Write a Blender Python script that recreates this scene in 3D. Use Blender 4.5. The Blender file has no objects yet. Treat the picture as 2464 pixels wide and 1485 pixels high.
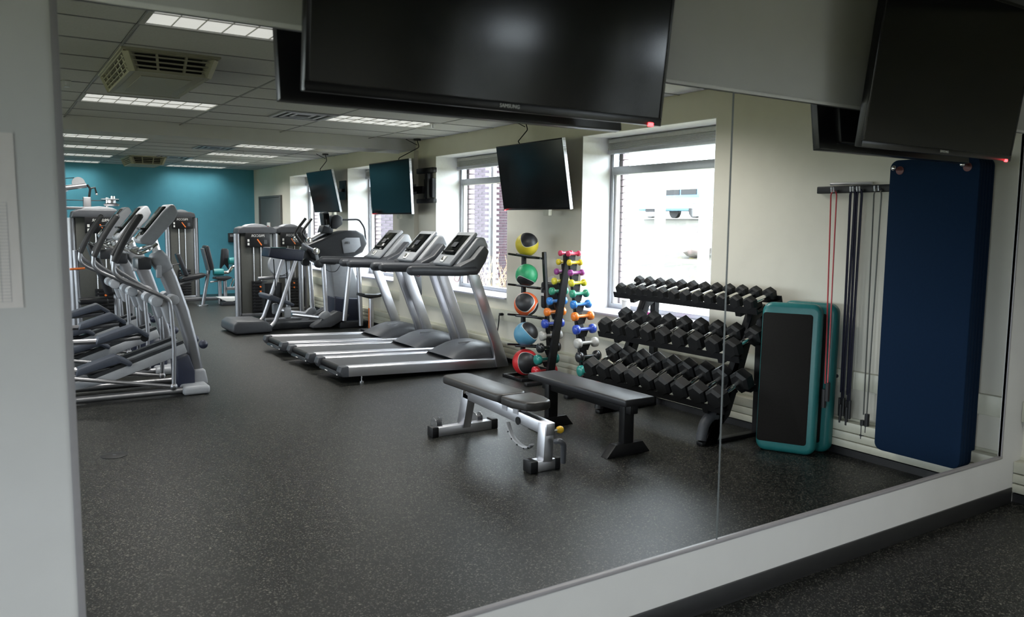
import bpy, bmesh, math, random
from mathutils import Vector, Matrix, Quaternion
R_ = random.Random(7)
PI = math.pi
sc = bpy.context.scene
COL = sc.collection

# ------------------------------------------------------------------ camera
cam = bpy.data.cameras.new('camera'); camo = bpy.data.objects.new('camera', cam); COL.objects.link(camo)
YAW, PITCH, ROLL, EYE = 0.5789, 0.1050, 0.0100, Vector((0, 0, 1.6085))
_f = Vector((math.sin(YAW)*math.cos(PITCH), math.cos(YAW)*math.cos(PITCH), -math.sin(PITCH)))
_r = Vector((math.cos(YAW), -math.sin(YAW), 0)); _u = _r.cross(_f)
_r2 = _r*math.cos(ROLL)+_u*math.sin(ROLL); _u2 = _u*math.cos(ROLL)-_r*math.sin(ROLL)
M = Matrix((_r2, _u2, -_f)).transposed().to_4x4(); M.translation = EYE
camo.matrix_world = M
cam.sensor_width = 36; cam.lens = 28.316; cam.clip_start = .05; cam.clip_end = 300
cam.dof.use_dof = True; cam.dof.focus_distance = 8.5; cam.dof.aperture_fstop = 4.5
sc.camera = camo

# ------------------------------------------------------------------ sky, exposure
SKY = 15.0
w = bpy.data.worlds.new('overcast_sky'); sc.world = w; w.use_nodes = True
bg = w.node_tree.nodes['Background']; bg.inputs[0].default_value = (.84, .92, 1, 1); bg.inputs[1].default_value = SKY
sc.view_settings.view_transform = 'Standard'; sc.view_settings.look = 'None'
sc.view_settings.exposure = 0; sc.view_settings.gamma = 1; sc.view_settings.use_curve_mapping = False
LAMP = .58             # how bright a louvred lens looks from the side
LAMP_W = 34            # what each fixture sends down through its louvre
try:
    sc.cycles.max_bounces = 10; sc.cycles.diffuse_bounces = 6; sc.cycles.glossy_bounces = 4
    sc.cycles.transparent_max_bounces = 16; sc.cycles.use_denoising = True
    sc.cycles.caustics_reflective = False; sc.cycles.caustics_refractive = False
    sc.cycles.sample_clamp_indirect = 6
except Exception: pass

# ------------------------------------------------------------------ room numbers (metres; camera stands at x=0, y=0)
XW = 5.10       # window wall
YM = 2.251      # mirror wall
YB = 18.40      # far blue wall
XL = -3.5; YN = -6.0
ZC = 2.74
WIN = [(4.75, 6.53), (7.92, 9.70), (11.06, 12.84), (14.09, 15.87)]
WINN = [(2*YM-b, 2*YM-a) for a, b in WIN[:2]]       # the same windows on the camera's side of the mirror wall
LWIN = [(-4.3, -2.1), (-1.3, .9), (3.2, 5.4), (6.2, 8.4), (9.2, 11.4), (12.2, 14.4), (15.2, 17.4)]      # windows of the opposite wall, out of view
WZ0, WZ1 = .72, 2.495; LZ0, LZ1 = .75, 2.15

def portal(y0, y1, left=False):
    z0, z1 = (LZ0, LZ1) if left else (WZ0, WZ1)
    l = bpy.data.lights.new('window_portal', 'AREA'); l.shape = 'RECTANGLE'; l.size = y1-y0; l.size_y = z1-z0
    l.cycles.is_portal = True
    o = bpy.data.objects.new('window_portal', l); COL.objects.link(o)
    o.location = (XL-.3 if left else XW+.60, (y0+y1)/2, (z0+z1)/2); o.rotation_euler = (PI/2, 0, -PI/2 if left else PI/2)
for a, b in WIN+WINN: portal(a, b)
for a, b in LWIN: portal(a, b, True)

# ------------------------------------------------------------------ materials
def nt(name):
    m = bpy.data.materials.new(name); m.use_nodes = True
    t = m.node_tree; p = t.nodes['Principled BSDF']
    return m, t, p
def setp(p, **k):
    for n, v in k.items():
        n = {'color': 'Base Color', 'rough': 'Roughness', 'metal': 'Metallic', 'spec': 'Specular IOR Level', 'coat': 'Coat Weight', 'coatr': 'Coat Roughness', 'emit': 'Emission Strength', 'emitc': 'Emission Color'}[n]
        p.inputs[n].default_value = (*v, 1) if isinstance(v, tuple) else v
def M_(name, color, rough=.5, metal=0, spec=.5, var=.06, scale=30, bump=0, coat=0):
    m, t, p = nt(name); setp(p, color=color, rough=rough, metal=metal, spec=spec, coat=coat)
    N = t.nodes; L = t.links
    tc = N.new('ShaderNodeTexCoord'); nz = N.new('ShaderNodeTexNoise'); nz.inputs['Scale'].default_value = scale; nz.inputs['Detail'].default_value = 3
    L.new(tc.outputs['Object'], nz.inputs['Vector'])
    rp = N.new('ShaderNodeValToRGB')
    rp.color_ramp.elements[0].position = .3; rp.color_ramp.elements[1].position = .7
    rp.color_ramp.elements[0].color = (*[c*(1-var) for c in color], 1); rp.color_ramp.elements[1].color = (*[min(1, c*(1+var)) for c in color], 1)
    L.new(nz.outputs['Fac'], rp.inputs['Fac']); L.new(rp.outputs['Color'], p.inputs['Base Color'])
    if bump:
        b = N.new('ShaderNodeBump'); b.inputs['Strength'].default_value = bump; b.inputs['Distance'].default_value = .002
        L.new(nz.outputs['Fac'], b.inputs['Height']); L.new(b.outputs['Normal'], p.inputs['Normal'])
    return m
def brushed(name, color, rough, streak=(4, 4, 260)):
    m, t, p = nt(name); setp(p, color=color, rough=rough, metal=1)
    N = t.nodes; L = t.links
    tc = N.new('ShaderNodeTexCoord'); mp = N.new('ShaderNodeMapping'); mp.inputs['Scale'].default_value = streak
    nz = N.new('ShaderNodeTexNoise'); nz.inputs['Scale'].default_value = 1; nz.inputs['Detail'].default_value = 2
    mr = N.new('ShaderNodeMapRange'); mr.inputs['To Min'].default_value = rough*.8; mr.inputs['To Max'].default_value = rough*1.25
    L.new(tc.outputs['Object'], mp.inputs[0]); L.new(mp.outputs[0], nz.inputs['Vector']); L.new(nz.outputs['Fac'], mr.inputs['Value']); L.new(mr.outputs[0], p.inputs['Roughness'])
    return m
def rubber_floor():
    m, t, p = nt('speckled_rubber'); setp(p, rough=.40, spec=.30)
    N = t.nodes; L = t.links
    tc = N.new('ShaderNodeTexCoord')
    def flecks(scale, lo, ramp):
        wv = N.new('ShaderNodeTexNoise'); wv.inputs['Scale'].default_value = scale*.8; wv.inputs['Detail'].default_value = 1
        mx = N.new('ShaderNodeMixRGB'); mx.inputs[0].default_value = .004
        L.new(tc.outputs['Object'], wv.inputs['Vector']); L.new(tc.outputs['Object'], mx.inputs[1]); L.new(wv.outputs['Color'], mx.inputs[2])
        v = N.new('ShaderNodeTexVoronoi'); v.inputs['Scale'].default_value = scale; L.new(mx.outputs[0], v.inputs['Vector'])
        s = N.new('ShaderNodeSeparateColor'); L.new(v.outputs['Color'], s.inputs[0])
        r = N.new('ShaderNodeValToRGB'); r.color_ramp.interpolation = 'CONSTANT'
        e = r.color_ramp.elements; e[0].position = 0; e[0].color = (*ramp[0], 1); e[1].position = lo; e[1].color = (*ramp[1], 1)
        for i, c in enumerate(ramp[2:]):
            q = e.new(lo+(1-lo)*(i+1)/(len(ramp)-1)); q.color = (*c, 1)
        L.new(s.outputs[0], r.inputs[0]); return r
    a = flecks(215, .76, [(.0030, .0033, .0031), (.030, .032, .026), (.014, .018, .016), (.105, .10, .085)])
    b = flecks(120, .955, [(0, 0, 0), (.03, .032, .028), (.09, .085, .07)])
    ad = N.new('ShaderNodeMixRGB'); ad.blend_type = 'ADD'; ad.inputs[0].default_value = 1
    L.new(a.outputs[0], ad.inputs[1]); L.new(b.outputs[0], ad.inputs[2]); L.new(ad.outputs[0], p.inputs['Base Color'])
    nz = N.new('ShaderNodeTexNoise'); nz.inputs['Scale'].default_value = 300; L.new(tc.outputs['Object'], nz.inputs['Vector'])
    bp = N.new('ShaderNodeBump'); bp.inputs['Strength'].default_value = .25; bp.inputs['Distance'].default_value = .002
    L.new(nz.outputs['Fac'], bp.inputs['Height']); L.new(bp.outputs[0], p.inputs['Normal'])
    return m
def glass_mat(name, refl=.06, tint=(.97, .985, .98)):
    m, t, p = nt(name); N = t.nodes; L = t.links; N.remove(p)
    tr = N.new('ShaderNodeBsdfTransparent'); tr.inputs[0].default_value = (*tint, 1)
    gl = N.new('ShaderNodeBsdfGlossy'); gl.inputs['Roughness'].default_value = .02
    mx = N.new('ShaderNodeMixShader'); mx.inputs[0].default_value = refl
    L.new(tr.outputs[0], mx.inputs[1]); L.new(gl.outputs[0], mx.inputs[2]); L.new(mx.outputs[0], N['Material Output'].inputs[0])
    return m
def emit(name, color, s):
    m, t, p = nt(name); setp(p, color=(.6, .6, .6), emitc=color, emit=s); return m
def ball_mat(name, color):
    m, t, p = nt(name); setp(p, rough=.42); N = t.nodes; L = t.links
    tc = N.new('ShaderNodeTexCoord'); nm = N.new('ShaderNodeVectorMath'); nm.operation = 'NORMALIZE'; L.new(tc.outputs['Object'], nm.inputs[0])
    sp = N.new('ShaderNodeSeparateXYZ'); L.new(nm.outputs[0], sp.inputs[0])
    def mth(op, a, b):
        n = N.new('ShaderNodeMath'); n.operation = op
        for i, v in enumerate((a, b)):
            if isinstance(v, (int, float)): n.inputs[i].default_value = v
            else: L.new(v, n.inputs[i])
        return n.outputs[0]
    x, y, z = sp.outputs
    f = mth('ADD', mth('SUBTRACT', mth('MULTIPLY', x, x), mth('MULTIPLY', y, y)), mth('MULTIPLY', mth('MULTIPLY', z, 1.3), mth('SUBTRACT', 1.1, mth('MULTIPLY', z, z))))
    f = mth('ADD', mth('MULTIPLY', f, .5), .5)
    r = N.new('ShaderNodeValToRGB'); r.color_ramp.interpolation = 'CONSTANT'; e = r.color_ramp.elements
    e[0].position = 0; e[0].color = (*color, 1); e[1].position = .585; e[1].color = (.62, .62, .58, 1)
    q = e.new(.615); q.color = (.018, .018, .02, 1)
    L.new(f, r.inputs[0]); L.new(r.outputs[0], p.inputs['Base Color'])
    return m

MT = dict(
 floor=rubber_floor(),
 wall=M_('cream_paint', (.64, .615, .535), .75, var=.02, scale=6, bump=.05),
 wallw=M_('pale_grey_paint', (.56, .56, .555), .7, var=.02, scale=6, bump=.05),
 teal_wall=M_('blue_paint', (.085, .345, .46), .65, var=.03, scale=5),
 reveal=M_('white_paint', (.80, .80, .80), .6, var=.02),
 tile=M_('ceiling_tile', (.49, .49, .485), .9, var=.05, scale=70, bump=.3),
 grid=M_('ceiling_grid', (.42, .42, .41), .6), gap=M_('ceiling_void', (.10, .10, .10), .9),
 base=M_('black_vinyl_base', (.012, .012, .013), .45, var=.1),
 alu=M_('window_aluminium', (.42, .43, .46), .4, metal=.6, var=.03),
 sill=M_('sill_laminate', (.50, .49, .55), .35, var=.04),
 heater=M_('cream_enamel', (.56, .55, .45), .4, var=.02),
 blind=M_('blind_slats', (.42, .42, .40), .5, var=.06),
 silver=brushed('silver_paint', (.66, .66, .70), .36), silverd=brushed('dim_silver_paint', (.29, .29, .305), .42),  # silverd: dimmer copy of silver; window light on the treadmills is in the colour
 chrome=M_('chrome', (.86, .85, .83), .12, metal=1, var=.02),
 steel=brushed('brushed_steel', (.66, .66, .68), .28),
 silverp=M_('silver_grey_plastic', (.30, .31, .33), .38, var=.04),
 dark=M_('charcoal_plastic', (.026, .028, .032), .40, var=.08, spec=.4),
 dgrey=M_('dark_grey_plastic', (.055, .058, .066), .44, var=.06, spec=.4),
 grip=M_('black_grip', (.018, .018, .019), .5, var=.1),
 black=M_('black_powdercoat', (.008, .008, .009), .42, var=.1, spec=.3),
 vinyl=M_('black_vinyl', (.013, .013, .015), .40, var=.1, scale=60, bump=.1, spec=.4),
 vinylb=M_('brownish_black_vinyl', (.026, .024, .023), .40, spec=.4, var=.1, scale=60, bump=.1),
 belt=M_('running_belt', (.028, .029, .031), .55, var=.12, scale=120, bump=.15),
 navy=M_('navy_plastic', (.014, .018, .038), .45, var=.08),
 navydeck=M_('slate_pedal', (.045, .052, .070), .5, spec=.4, var=.08),
 screen=M_('dark_screen', (.003, .0035, .004), .12, var=.05, spec=.28),
 tvbody=M_('tv_plastic', (.006, .006, .007), .28, spec=.25, var=.05),
 smoke=M_('smoked_panel', (.075, .075, .068), .38, spec=.4, var=.05),
 iron=M_('cast_rubber', (.009, .009, .0095), .5, spec=.35, var=.15, scale=40, bump=.15),
 teal=M_('teal_plastic', (.016, .15, .15), .36, var=.05),
 stepmat=M_('dark_rubber_mat', (.009, .008, .007), .7, spec=.15, var=.15, scale=90, bump=.3),
 matblue=M_('blue_foam', (.0048, .0165, .042), .85, spec=.12, var=.06, scale=60, bump=.1),
 red=M_('red_rubber', (.50, .05, .06), .4), bandblue=M_('indigo_rubber', (.018, .018, .035), .6, spec=.2), bandgrey=M_('grey_rubber', (.10, .10, .09), .5),
 paper=M_('paper', (.72, .68, .66), .8, var=.015), ink=M_('ink_line', (.33, .33, .36), .8),
 white=M_('white_plastic', (.75, .75, .73), .4, var=.02), offw=M_('almond_plastic', (.60, .58, .48), .4),
 beige=M_('beige_metal', (.29, .28, .205), .5, var=.04), hole=M_('dark_interior', (.01, .01, .01), .8),
 grommet=M_('dark_red_grommet', (.10, .012, .012), .4),
 orange=M_('orange_mark', (.75, .17, .03), .5), logo=M_('pale_lettering', (.62, .62, .60), .5),
 yellowk=M_('yellow_knob', (.70, .42, .02), .3), doorm=M_('grey_door', (.10, .10, .097), .5, var=.03),
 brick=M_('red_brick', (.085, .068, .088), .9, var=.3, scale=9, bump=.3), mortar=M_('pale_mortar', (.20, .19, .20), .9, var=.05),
 jambb=M_('lit_brick', (.30, .24, .26), .9, var=.2, scale=9, bump=.3), bar=M_('grey_tee_bar', (.24, .24, .24), .6),  # jambb: paler copy of the brick, daylight on the jambs put into its colour
 bricksh=M_('shaded_brick', (.040, .020, .028), .9, var=.3, scale=9, bump=.3),  # darker copy of the brick, with the shade put into its colour
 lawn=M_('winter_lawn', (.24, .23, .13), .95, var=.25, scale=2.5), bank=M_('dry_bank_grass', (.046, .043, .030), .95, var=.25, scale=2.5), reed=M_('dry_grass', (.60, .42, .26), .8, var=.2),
 glass=glass_mat('window_glass'), lamp=emit('fluorescent_lens', (1, 1, .93), LAMP), led=emit('red_led', (1, .04, .05), 6),
 car=M_('blue_car_paint', (.10, .20, .32), .25, var=.02), rock=M_('boulder', (.35, .32, .30), .9, var=.2, scale=8), outw=M_('white_steel', (.8, .8, .8), .5, var=.02),
 pink=M_('magenta_plastic', (.55, .03, .28), .4), mirror_edge=M_('mirror_channel', (.27, .26, .27), .4, metal=.0, var=.03), seam=M_('mirror_joint', (.10, .11, .11), .4),
)

# ------------------------------------------------------------------ mesh builder
class MB:
    def __init__(s): s.v = []; s.f = []
    def add(s, vs, fs):
        o = len(s.v); s.v += [Vector(v) for v in vs]; s.f += [tuple(i+o for i in f) for f in fs]; return s
    def box(s, c, d, rot=None, taper=None):
        hx, hy, hz = [q/2 for q in d]
        vs = [Vector((x, y, z)) for x in (-hx, hx) for y in (-hy, hy) for z in (-hz, hz)]
        if taper: vs = [Vector((v.x*(taper[0] if v.z > 0 else 1), v.y*(taper[1] if v.z > 0 else 1), v.z)) for v in vs]
        if rot is not None: vs = [rot @ v for v in vs]
        vs = [v+Vector(c) for v in vs]
        return s.add(vs, [(0, 1, 3, 2), (4, 6, 7, 5), (0, 4, 5, 1), (2, 3, 7, 6), (0, 2, 6, 4), (1, 5, 7, 3)])
    def bb(s, x0, x1, y0, y1, z0, z1): return s.box(((x0+x1)/2, (y0+y1)/2, (z0+z1)/2), (abs(x1-x0), abs(y1-y0), abs(z1-z0)))
    def bar(s, a, b, wd, ht, up=(0, 0, 1)):
        a = Vector(a); b = Vector(b); d = b-a; L = d.length; d.normalize(); u = Vector(up)
        if abs(d.dot(u)) > .98: u = Vector((0, 1, 0))
        sd = d.cross(u).normalized(); u = sd.cross(d)
        return s.box((a+b)/2, (L, wd, ht), rot=Matrix((d, sd, u)).transposed())
    def prism(s, poly, y0, y1, axis='y', sh0=1, sh1=1):
        """poly in the plane across axis (x,z for y; y,z for x; x,y for z)"""
        n = len(poly); cx = sum(q[0] for q in poly)/n; cz = sum(q[1] for q in poly)/n
        def P(q, t, k):
            a, b = cx+(q[0]-cx)*k, cz+(q[1]-cz)*k
            return {'y': (a, t, b), 'x': (t, a, b), 'z': (a, b, t)}[axis]
        vs = [P(q, y0, sh0) for q in poly]+[P(q, y1, sh1) for q in poly]
        fs = [tuple(range(n)), tuple(range(2*n-1, n-1, -1))]+[(i, i+n, (i+1) % n+n, (i+1) % n) for i in range(n)]
        return s.add(vs, fs)
    def tube(s, path, r, n=10, fil=0, seg=4, closed=False, sy=1):
        P = [Vector(p) for p in path]
        if fil: P = fillet(P, fil, seg, closed)
        rr = r if isinstance(r, (list, tuple)) else None
        m = len(P); ts = []
        for i in range(m):
            a = P[(i-1) % m] if (closed or i) else P[0]; b = P[(i+1) % m] if (closed or i < m-1) else P[-1]
            ts.append((b-a).normalized())
        u = ts[0].orthogonal().normalized() if abs(ts[0].z) > .95 else ts[0].cross(Vector((0, 0, 1))).normalized()
        vs = []
        for i in range(m):
            if i:
                q = ts[i-1].rotation_difference(ts[i]); u = q @ u
            u = (u-ts[i]*u.dot(ts[i])).normalized(); w_ = ts[i].cross(u)
            ra = (rr[0]+(rr[-1]-rr[0])*i/(m-1)) if rr else r
            for k in range(n):
                a = 2*PI*k/n; vs.append(P[i]+u*(math.cos(a)*ra)+w_*(math.sin(a)*ra*sy))
        fs = []
        for i in range(m if closed else m-1):
            for k in range(n):
                j = (i+1) % m; fs.append((i*n+k, i*n+(k+1) % n, j*n+(k+1) % n, j*n+k))
        if not closed: fs += [tuple(range(n-1, -1, -1)), tuple(range((m-1)*n, m*n))]
        return s.add(vs, fs)
    def cyl(s, a, b, r, n=16, r2=None): return s.tube([a, b], r if r2 is None else [r, r2], n)
    def lathe(s, prof, o=(0, 0, 0), axis='z', n=20):
        vs = []; m = len(prof)
        for q, h in prof:
            for k in range(n):
                a = 2*PI*k/n; x, y = q*math.cos(a), q*math.sin(a)
                v = {'z': (x, y, h), 'x': (h, x, y), 'y': (y, h, x)}[axis]
                vs.append(Vector(v)+Vector(o))
        fs = [(i*n+k, i*n+(k+1) % n, (i+1)*n+(k+1) % n, (i+1)*n+k) for i in range(m-1) for k in range(n)]
        fs += [tuple(range(n-1, -1, -1)), tuple(range((m-1)*n, m*n))]
        return s.add(vs, fs)
    def sphere(s, c, r, n=20, m=12, sz=1):
        prof = [(max(1e-4, r*math.sin(PI*i/m)), -r*sz*math.cos(PI*i/m)) for i in range(m+1)]
        return s.lathe(prof, c, 'z', n)
    def mesh(s, name, bevel=0, seg=2, ang=35, org=(0, 0, 0), xf=None):
        bm = bmesh.new(); o = Vector(org)
        vv = [bm.verts.new((xf @ v if xf else v)-o) for v in s.v]
        for f in s.f:
            try: bm.faces.new([vv[i] for i in f])
            except ValueError: pass
        bmesh.ops.recalc_face_normals(bm, faces=bm.faces)
        if bevel:
            ed = [e for e in bm.edges if len(e.link_faces) == 2 and e.calc_face_angle(0) > math.radians(40)]
            if ed: bmesh.ops.bevel(bm, geom=ed, offset=bevel, segments=seg, profile=.5, affect='EDGES', clamp_overlap=True)
        me = bpy.data.meshes.new(name); bm.to_mesh(me); bm.free()
        me.shade_smooth(); me.set_sharp_from_angle(angle=math.radians(ang))
        return me
def fillet(P, rad, seg, closed=False):
    out = []; n = len(P)
    for i, p in enumerate(P):
        if not closed and i in (0, n-1): out.append(p); continue
        a = P[i-1]-p; b = P[(i+1) % n]-p; r = min(rad, a.length*.45, b.length*.45)
        A = p+a.normalized()*r; B = p+b.normalized()*r
        for k in range(seg+1):
            t = k/seg; out.append(A*(1-t)**2+p*2*t*(1-t)+B*t*t)
    return out
def rrect(x0, x1, y0, y1, r, n=4):
    pts = []
    for cx, cy, a0 in ((x1-r, y1-r, 0), (x0+r, y1-r, 90), (x0+r, y0+r, 180), (x1-r, y0+r, 270)):
        for k in range(n+1):
            a = math.radians(a0+90*k/n); pts.append((cx+r*math.cos(a), cy+r*math.sin(a)))
    return pts

# ------------------------------------------------------------------ objects
def tag(o, label=None, cat=None, group=None, kind=None):
    if label: o['label'] = label
    if cat: o['category'] = cat
    if group: o['group'] = group
    if kind: o['kind'] = kind
    return o
def thing(name, label, cat, loc=(0, 0, 0), rz=0, group=None):
    o = bpy.data.objects.new(name, None); COL.objects.link(o); o.empty_display_size = .1
    o.location = loc; o.rotation_euler = (0, 0, rz)
    return tag(o, label, cat, group)
def link(name, me, mat, parent=None, loc=(0, 0, 0), rot=(0, 0, 0)):
    if mat is not None and not me.materials: me.materials.append(MT[mat] if isinstance(mat, str) else mat)
    o = bpy.data.objects.new(name, me); COL.objects.link(o); o.parent = parent; o.location = loc; o.rotation_euler = rot
    return o
def root_loc(parent):
    while parent is not None and parent.parent is not None: parent = parent.parent
    return Vector(parent.location) if parent is not None else Vector()
def part(name, mb, mat, parent, bevel=0, seg=2, ang=35, label=None, world=True, kind=None):
    """mesh given in room coordinates, stored relative to its thing"""
    me = mb.mesh(name, bevel, seg, ang, root_loc(parent) if world else (0, 0, 0))
    o = link(name, me, mat, parent)
    if label: o['label'] = label
    if kind: o['kind'] = kind
    return o
def single(name, mb, mat, label, cat, org, group=None, bevel=0, seg=2, ang=35, kind=None):
    me = mb.mesh(name, bevel, seg, ang, org); o = link(name, me, mat, None, org)
    return tag(o, label, cat, group, kind)
def struct(name, mb, mat, parent=None, bevel=0):
    o = part(name, mb, mat, parent, bevel)
    if parent is None: o['kind'] = 'structure'
    return o
def dup(root, loc, rz=None, label=None, group=None, rot=None):
    def cp(o, par):
        c = o.copy(); COL.objects.link(c); c.parent = par
        for ch in list(o.children): cp(ch, c)
        return c
    r = cp(root, None); r.location = loc
    if rz is not None: r.rotation_euler = (0, 0, rz)
    if rot is not None: r.rotation_euler = rot
    if label: r['label'] = label
    if group: r['group'] = group
    return r
def text_mesh(txt, size, mirrored=False, thick=.001):
    cu = bpy.data.curves.new('lettering', 'FONT'); cu.body = txt; cu.size = size; cu.align_x = 'CENTER'; cu.align_y = 'CENTER'; cu.extrude = thick; cu.resolution_u = 2
    o = bpy.data.objects.new('tmp', cu); COL.objects.link(o)
    dg = bpy.context.evaluated_depsgraph_get(); me = bpy.data.meshes.new_from_object(o.evaluated_get(dg))
    bpy.data.objects.remove(o); bpy.data.curves.remove(cu); me.name = 'lettering'
    if mirrored:
        for v in me.vertices: v.co.x = -v.co.x
        me.flip_normals()
    me.materials.clear()
    return me
ORD = ['first', 'second', 'third', 'fourth', 'fifth', 'sixth', 'seventh', 'eighth', 'ninth', 'tenth', 'eleventh', 'twelfth', 'thirteenth']

# ================================================================== THE SETTING
fl = struct('floor', MB().bb(XL, XW+.05, YN, YB, -.05, 0), 'floor')
ceil = struct('ceiling', MB().bb(XL, XW+.05, YN, YB, ZC+.016, ZC+.10), 'gap')
wb = struct('wall_back', MB().bb(XL-.1, XW+.1, YB, YB+.1, 0, ZC+.1), 'teal_wall')
m = MB(); y = YN
for a, b in LWIN:
    m.bb(XL-.2, XL, y, a, 0, ZC+.1); m.bb(XL-.2, XL, a, b, 0, LZ0); m.bb(XL-.2, XL, a, b, LZ1, ZC+.1); y = b
m.bb(XL-.2, XL, y, YB+.1, 0, ZC+.1)
struct('wall_left', m, 'wall')
for i, (a, b) in enumerate(LWIN):
    r_ = bpy.data.objects.new('window_%d' % (i+11), None); COL.objects.link(r_); r_.location = (XL-.12, (a+b)/2, LZ0); r_['kind'] = 'structure'
    for q in ((a, a+.05), (b-.05, b), ((a+b)/2-.03, (a+b)/2+.03)): part('mullion', MB().bb(XL-.16, XL-.1, q[0], q[1], LZ0, LZ1), 'alu', r_)
    for q in ((LZ0, LZ0+.05), (LZ1-.05, LZ1)): part('rail', MB().bb(XL-.16, XL-.1, a, b, q[0], q[1]), 'alu', r_)
    part('pane', MB().bb(XL-.135, XL-.129, a+.05, b-.05, LZ0+.05, LZ1-.05), 'glass', r_)
struct('wall_near', MB().bb(XL-.1, XW+.1, YN-.1, YN, 0, ZC+.1), 'wall')
# window wall, pierced by the windows
TH = .40
m = MB(); ops = sorted(WINN+WIN); y = YN
for a, b in ops:
    m.bb(XW, XW+TH, y, a, 0, ZC+.1); m.bb(XW, XW+TH, a, b, 0, WZ0); m.bb(XW, XW+TH, a, b, WZ1, ZC+.1); y = b
m.bb(XW, XW+TH, y, YB+.1, 0, ZC+.1)
wr = struct('wall_right', m, 'wall')
# white painted reveals inside every opening
for i, (a, b) in enumerate(ops):
    m = MB(); t = .006
    m.bb(XW+.001, XW+TH, a, a+t, WZ0, WZ1); m.bb(XW+.001, XW+TH, b-t, b, WZ0, WZ1); m.bb(XW+.001, XW+TH, a, b, WZ1-t, WZ1)
    part('window_reveal', m, 'reveal', wr)
# beam across the room and the shallow pilaster under it
struct('trim_1', MB().bb(XL, XW, 10.30, 10.85, 2.60, ZC+.02), 'wallw')
struct('trim_2', MB().bb(XW-.07, XW, 10.22, 10.70, 0, 2.60), 'wall')
# mirror wall with its big opening
MX0, MX1, MZ0, MZ1 = .171, 4.85, .298, 2.134
m = MB(); T = .015
m.bb(XL, MX0, YM, YM+T, 0, ZC+.02); m.bb(MX1, XW, YM, YM+T, 0, ZC+.02); m.bb(MX0, MX1, YM, YM+T, 0, MZ0); m.bb(MX0, MX1, YM, YM+T, MZ1, ZC+.02)
struct('wall_front', m, 'wallw')
struct('baseboard_front', MB().bb(XL, XW-.1, YM-.010, YM, 0, .091), 'base', bevel=.003)
# mirror: its metal channel and the joint between the two sheets
mf = thing('wall_mirror', 'big two-sheet wall mirror showing the gym, in a thin grey metal channel', 'mirror', ((MX0+MX1)/2, YM, MZ0))
m = MB(); m.bb(MX0-.017, MX0, YM-.006, YM+T, MZ0-.012, MZ1); part('left_channel', m, 'mirror_edge', mf, bevel=.002)
m = MB(); m.bb(MX1, MX1+.012, YM-.006, YM+T, MZ0-.012, MZ1); part('right_channel', m, 'mirror_edge', mf, bevel=.002)
m = MB(); m.bb(MX0-.017, MX1+.012, YM-.008, YM+T, MZ0-.013, MZ0+.001); part('bottom_channel', m, 'mirror_edge', mf, bevel=.002)
m = MB(); m.bb(MX0-.017, MX1+.012, YM-.006, YM+T, MZ1, MZ1+.014); part('top_channel', m, 'reveal', mf, bevel=.002)  # white instead of grey: paints the lit line along the top edge
m = MB(); m.bb(2.5085, 2.5125, YM, YM+.006, MZ0, MZ1); part('sheet_joint', m, 'seam', mf)

# ---------------------------------------------------------------- windows
def window(n, a, b, detailed=True):
    X0, X1 = XW+TH-.03, XW+TH+.05
    root = bpy.data.objects.new('window_%d' % n, None); COL.objects.link(root); root.location = (XW+TH, (a+b)/2, WZ0); root['kind'] = 'structure'
    f = .05
    part('jamb', MB().bb(X0, X1, a, a+f, WZ0, WZ1), 'alu', root, bevel=.004); part('jamb', MB().bb(X0, X1, b-f, b, WZ0, WZ1), 'alu', root, bevel=.004)
    part('head', MB().bb(X0, X1, a+f, b-f, WZ1-f, WZ1), 'alu', root, bevel=.004); part('sill_rail', MB().bb(X0, X1, a+f, b-f, WZ0+.02, WZ0+.02+f), 'alu', root, bevel=.004)
    part('transom', MB().bb(X0, X1, a+f, b-f, 2.12, 2.20), 'alu', root, bevel=.004)
    part('pane', MB().bb(X0+.035, X0+.041, a+f, b-f, 2.20, WZ1-f), 'glass', root)
    part('pane', MB().bb(X0+.035, X0+.041, a+f, b-f, WZ0+.02+f, 2.12), 'glass', root)
    part('sash', MB().bb(X0+.02, X1-.01, b-f-.03, b-f, WZ0+.07, 2.12).bb(X0+.02, X1-.01, a+f, a+f+.03, WZ0+.07, 2.12), 'outw', root)
    part('window_sill', MB().bb(XW-.03, XW+TH-.03, a, b, WZ0, WZ0+.022), 'sill', root, bevel=.004)
    if detailed:
        bl = thing('window_blind', ['raised grey slat blind in the window behind the dumbbell rack', 'raised grey slat blind in the window behind the treadmills', 'raised grey slat blind in the window behind the middle television', 'raised grey slat blind in the farthest window, next to the door'][n-1], 'blind', (XW+.34, (a+b)/2, 2.36), group='window blinds')
        part('headrail', MB().bb(XW+.31, XW+.36, a+.03, b-.03, 2.435, 2.475), 'blind', bl, bevel=.003)
        for k in range(6): part('slat', MB().bb(XW+.305, XW+.362, a+.035, b-.035, 2.372+k*.0105, 2.377+k*.0105), 'blind', bl)
        part('bottom_rail', MB().bb(XW+.30, XW+.365, a+.035, b-.035, 2.325, 2.366), 'alu', bl, bevel=.003)
    return root
for i, (a, b) in enumerate(WIN): window(i+1, a, b)
for i, (a, b) in enumerate(WINN): window(i+5, a, b, False)

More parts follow.
